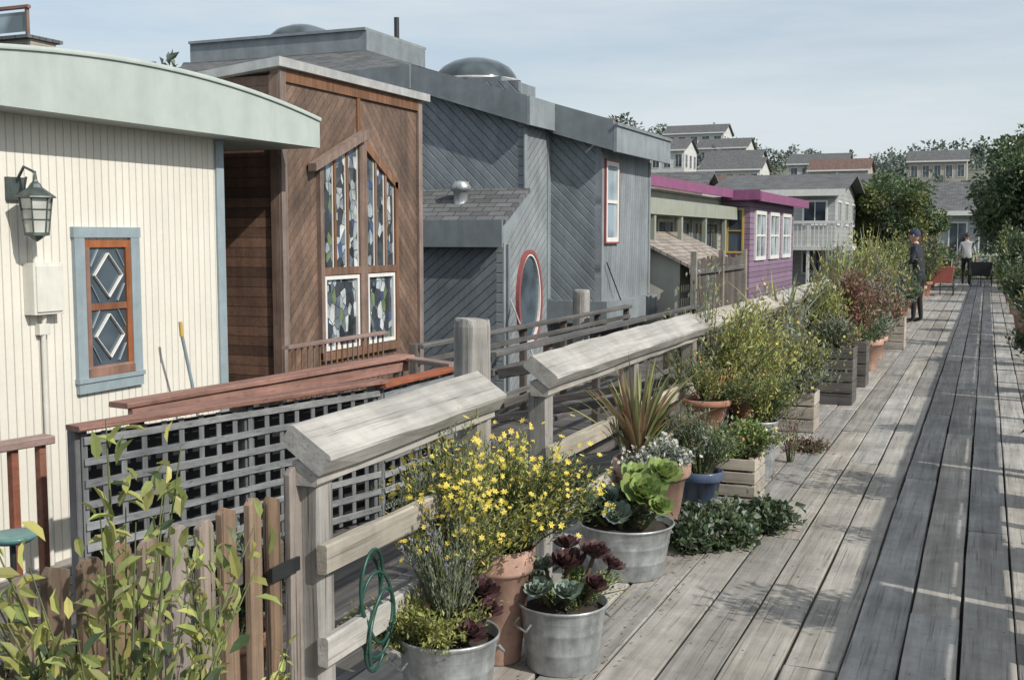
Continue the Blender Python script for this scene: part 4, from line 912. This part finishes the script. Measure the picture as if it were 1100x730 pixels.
# ---------------------------------------------------------------- people
skin=paint('skin',(.5,.32,.24),.1,.5,8); hairm=paint('hair',(.03,.022,.018),.2,.6,30); navy=paint('navy_cloth',(.018,.022,.035),.2,.85,12,.3); blackc=paint('black_cloth',(.02,.02,.022),.2,.85,12,.3)
whitec=paint('white_cloth',(.42,.42,.42),.1,.85,12,.3); shoe=paint('shoe',(.03,.03,.03),.2,.5,10); capm=paint('cap_cloth',(.03,.04,.08),.2,.8,12)
def person(name,loc,head,J,top,bot,cap=None,hscale=1.0):
    E=empty(name,loc)
    names=list(J['v'].keys()); me=bpy.data.meshes.new('body'); 
    me.from_pydata([J['v'][k][0] for k in names],[(names.index(a),names.index(b_)) for a,b_ in J['e']],[])
    ob=bpy.data.objects.new('body_tmp',me); scene.collection.objects.link(ob)
    md=ob.modifiers.new('s','SKIN'); md.use_smooth_shade=True; sb=ob.modifiers.new('u','SUBSURF'); sb.levels=2; sb.render_levels=2
    sv=me.skin_vertices[0].data
    for i,k in enumerate(names): sv[i].radius=J['v'][k][1]; sv[i].use_root=(k=='pelvis')
    dg=bpy.context.evaluated_depsgraph_get(); dg.update()
    nm=bpy.data.meshes.new_from_object(ob.evaluated_get(dg)); bpy.data.objects.remove(ob)
    nm.materials.clear()
    for m_ in (top,bot,skin,shoe): nm.materials.append(m_)
    wr=[Vector(J['v'][k][0]) for k in('wL','wR')]
    for p in nm.polygons:
        c=p.center; idx=0
        if c.z<.1: idx=3
        elif c.z<.93 and abs(c.x)<.22 and all((c-w).length>.13 for w in wr): idx=1
        elif c.z>1.49: idx=2
        if any((c-w).length<.05 for w in wr): idx=2
        p.material_index=idx; p.use_smooth=True
    R=Matrix.Translation(loc)@Matrix.Rotation(head,4,'Z')
    nm.transform(R); body=bpy.data.objects.new('body',nm); scene.collection.objects.link(body); body.parent=E; body.matrix_parent_inverse=Matrix.Translation(-Vector(loc))
    mb=MB(); hc=Vector(J['v']['head'][0])+Vector((0,.02,.10))
    vs=[];fs=[];nu,nv=18,14
    for j in range(nv+1):
        ph=math.pi*j/nv
        for i in range(nu):
            th=2*math.pi*i/nu; x=math.sin(ph)*math.cos(th);y=math.sin(ph)*math.sin(th);z=math.cos(ph)
            w=.076*(1-.22*max(0,-z)); vs.append(hc+Vector((x*w,y*.095*(1-.12*max(0,-z)),z*.118)))
    for j in range(nv):
        for i in range(nu): fs.append((j*nu+i,(j+1)*nu+i,(j+1)*nu+(i+1)%nu,j*nu+(i+1)%nu))
    mb.add(vs,fs,skin,True)
    mb.tube([hc+Vector((0,.088,.02)),hc+Vector((0,.112,-.02)),hc+Vector((0,.092,-.028))],[.006,.014,.008],skin,6)
    for sx in(-1,1):
        mb.tube([hc+Vector((sx*.03,.083,.008)),hc+Vector((sx*.03,.092,.008))],[.012,.008],hairm,8); mb.tube([hc+Vector((sx*.07,0,.02)),hc+Vector((sx*.085,-.005,.0)),hc+Vector((sx*.074,0,-.03))],[.012,.018,.01],skin,6)
    mb.tube([hc+Vector((-.024,.084,-.052)),hc+Vector((0,.092,-.054)),hc+Vector((.024,.084,-.052))],.006,M['redframe'],5)
    vs=[];fs=[];cm=cap or hairm
    for j in range(8):
        ph=math.pi*.55*j/7
        for i in range(nu):
            th=2*math.pi*i/nu; x=math.sin(ph)*math.cos(th);y=math.sin(ph)*math.sin(th);z=math.cos(ph)
            vs.append(hc+Vector((x*.086,y*.104-.008,z*.125+.006+(.04*max(0,y) if j>4 else -.03*max(0,-y)*(j>4)))))
    for j in range(7):
        for i in range(nu): fs.append((j*nu+i,(j+1)*nu+i,(j+1)*nu+(i+1)%nu,j*nu+(i+1)%nu))
    mb.add(vs,fs,cm,True)
    if cap: mb.prism([hc+Vector(q) for q in((-.07,.075,.045),(.07,.075,.045),(.05,.17,.03),(-.05,.17,.03))],(0,0,.012),cap)
    for sd,k in((-1,'L'),(1,'R')):
        w=Vector(J['v']['w'+k][0]); el=Vector(J['v']['e'+k][0]); d=(w-el).normalized(); s_=d.cross(Vector((1,0,0))).normalized() if abs(d.x)<.9 else Vector((0,1,0)); nn=d.cross(s_)
        mb.tube([w-d*.01,w+d*.03,w+d*.08,w+d*.095],[.024,.034,.036,.025],skin,8)
        for i,(o_,ln) in enumerate(((-.027,.06),(-.009,.072),(.009,.068),(.027,.052))):
            b0=w+d*.085+s_*o_; mb.tube([b0,b0+d*ln*.5,b0+d*ln*.85+nn*ln*.3,b0+d*ln+nn*ln*.5],[.0095,.009,.008,.006],skin,6)
        b0=w+d*.03-s_*.03; mb.tube([b0,b0+d*.03-s_*.02,b0+d*.06-s_*.02+nn*.012],[.011,.010,.007],skin,6)
    mb.v=[tuple(R@Vector(v)) for v in mb.v]; mb.obj('head_and_hands',E)
    return E
def joints(lk=(-.1,.03,.5),rk=(.1,.03,.5),la=(-.11,-.01,.08),ra=(.11,-.01,.08),eL=(-.24,-.02,1.14),wL=(-.26,.08,.90),eR=(.24,-.02,1.14),wR=(.26,.08,.90),lean=0.0):
    l=lean
    v={'pelvis':((0,0,.95),(.15,.11)),'spine':((0,l*.4,1.14),(.135,.10)),'chest':((0,l*.8,1.34),(.165,.115)),'neck':((0,l,1.47),(.06,.06)),'head':((0,l+.01,1.54),(.055,.055)),
    'sL':((-.17,l*.9,1.40),(.062,.062)),'eL':(eL,(.045,.045)),'wL':(wL,(.03,.03)),'sR':((.17,l*.9,1.40),(.062,.062)),'eR':(eR,(.045,.045)),'wR':(wR,(.03,.03)),
    'hL':((-.09,0,.86),(.09,.09)),'kL':(lk,(.06,.06)),'aL':(la,(.042,.042)),'tL':((la[0]-.01,la[1]+.16,.04),(.04,.032)),
    'hR':((.09,0,.86),(.09,.09)),'kR':(rk,(.06,.06)),'aR':(ra,(.042,.042)),'tR':((ra[0]+.01,ra[1]+.16,.04),(.04,.032))}
    e=[('pelvis','spine'),('spine','chest'),('chest','neck'),('neck','head'),('chest','sL'),('sL','eL'),('eL','wL'),('chest','sR'),('sR','eR'),('eR','wR'),('pelvis','hL'),('hL','kL'),('kL','aL'),('aL','tL'),('pelvis','hR'),('hR','kR'),('kR','aR'),('aR','tR')]
    return {'v':v,'e':e}
person('man_in_dark_clothes',(-1.14,22.4,0),math.radians(75),joints(eR=(.22,.10,1.18),wR=(.16,.30,1.12),eL=(-.22,.08,1.17),wL=(-.12,.30,1.06),lk=(-.1,.06,.5),la=(-.12,.06,.08),lean=.09),navy,blackc,capm)
person('person_walking',(-.62,41,0),math.radians(0),joints(lk=(-.1,.16,.52),la=(-.1,.22,.09),rk=(.1,-.02,.5),ra=(.1,-.24,.12),eR=(.25,.0,1.14),wR=(.28,.14,.93)),whitec,blackc)
# carts
def cart(name,loc,mat):
    E=empty(name,loc); mb=MB(); x,y,z=loc
    mb.prism([(x-.28,y-.4,z+.35),(x+.28,y-.4,z+.35),(x+.34,y-.46,z+.8),(x-.34,y-.46,z+.8)],(0,.03,0),mat); mb.prism([(x-.28,y+.4,z+.35),(x+.28,y+.4,z+.35),(x+.34,y+.46,z+.8),(x-.34,y+.46,z+.8)],(0,.03,0),mat)
    mb.prism([(x-.28,y-.37,z+.35),(x-.34,y-.43,z+.8),(x-.34,y+.46,z+.8),(x-.28,y+.4,z+.35)],(.03,0,0),mat); mb.prism([(x+.25,y-.37,z+.35),(x+.31,y-.43,z+.8),(x+.31,y+.46,z+.8),(x+.25,y+.4,z+.35)],(.03,0,0),mat)
    mb.box(x-.25,x+.25,y-.37,y+.4,z+.35,z+.38,mat)
    for sx in(-.33,.33):
        for k in range(16):
            a=2*math.pi*k/16;b_=2*math.pi*(k+1)/16; mb.tube([(x+sx,y+.22*math.cos(a),z+.24+.22*math.sin(a)),(x+sx,y+.22*math.cos(b_),z+.24+.22*math.sin(b_))],.02,M['black'],6)
            if k%2==0: mb.tube([(x+sx,y,z+.24),(x+sx,y+.22*math.cos(a),z+.24+.22*math.sin(a))],.005,M['flash'],4)
    mb.tube([(x-.33,y,z+.24),(x+.33,y,z+.24)],.015,M['black'],6)
    mb.tube([(x-.25,y+.43,z+.75),(x-.25,y+.75,z+.98),(x+.25,y+.75,z+.98),(x+.25,y+.43,z+.75)],.014,M['flash'],6); mb.tube([(x,y-.38,z+.35),(x,y-.38,z+.02)],.015,M['black'],6)
    mb.obj('cart_body',E)
cart('red_dock_cart',(-1.15,33.5,0),M['redp']); cart('black_dock_cart',(-.15,40.2,0),M['black'])

# ---------------------------------------------------------------- light, sky, camera
az=math.radians(106); el=math.radians(38)
sd=Vector((math.sin(az)*math.cos(el),math.cos(az)*math.cos(el),math.sin(el)))
ld=bpy.data.lights.new('sun','SUN'); ld.energy=4.4; ld.angle=math.radians(.6); ld.color=(1,.95,.87)
lo=bpy.data.objects.new('sun',ld); lo.rotation_euler=sd.to_track_quat('Z','Y').to_euler(); lo.location=(20,-10,30); scene.collection.objects.link(lo)
w=bpy.data.worlds.new('World'); scene.world=w; w.use_nodes=True; nt=w.node_tree; nt.nodes.clear()
out=N(nt,'ShaderNodeOutputWorld'); bg=N(nt,'ShaderNodeBackground'); sk=N(nt,'ShaderNodeTexSky',sky_type='NISHITA'); sk.sun_disc=False
sk.sun_elevation=el; sk.sun_rotation=az; sk.dust_density=2.2; sk.air_density=1.0; sk.ozone_density=1.5
tc=N(nt,'ShaderNodeTexCoord'); mp=N(nt,'ShaderNodeMapping'); mp.inputs['Scale'].default_value=(1,1,6.5); mp.inputs['Rotation'].default_value=(0,.12,0); nt.links.new(tc.outputs['Generated'],mp.inputs[0])
n1=noise_(nt,mp.outputs[0],2.0,9,.58); f=ramp(nt,n1,[(.38,.42),(.64,.90)])
sx=N(nt,'ShaderNodeSeparateXYZ'); nt.links.new(tc.outputs['Generated'],sx.inputs[0]); hz=ramp(nt,sx.outputs[2],[(.0,.55),(.16,0.0)])
f=math_(nt,'MINIMUM',math_(nt,'ADD',f,hz),.95)
c=mixc(nt,f,sk.outputs[0],(4.95,5.45,5.75)); nt.links.new(c,bg.inputs[0]); bg.inputs[1].default_value=.142; nt.links.new(bg.outputs[0],out.inputs[0])
cd=bpy.data.cameras.new('camera'); cd.sensor_width=36; cd.lens=39.6; cd.clip_end=6000; cd.clip_start=.05
co=bpy.data.objects.new('camera',cd); co.location=(0,0,1.6); co.rotation_euler=(math.radians(90-5.19),0,math.radians(22.8)); scene.collection.objects.link(co); scene.camera=co
scene.view_settings.view_transform='Standard'; scene.view_settings.look='None'; scene.view_settings.exposure=0
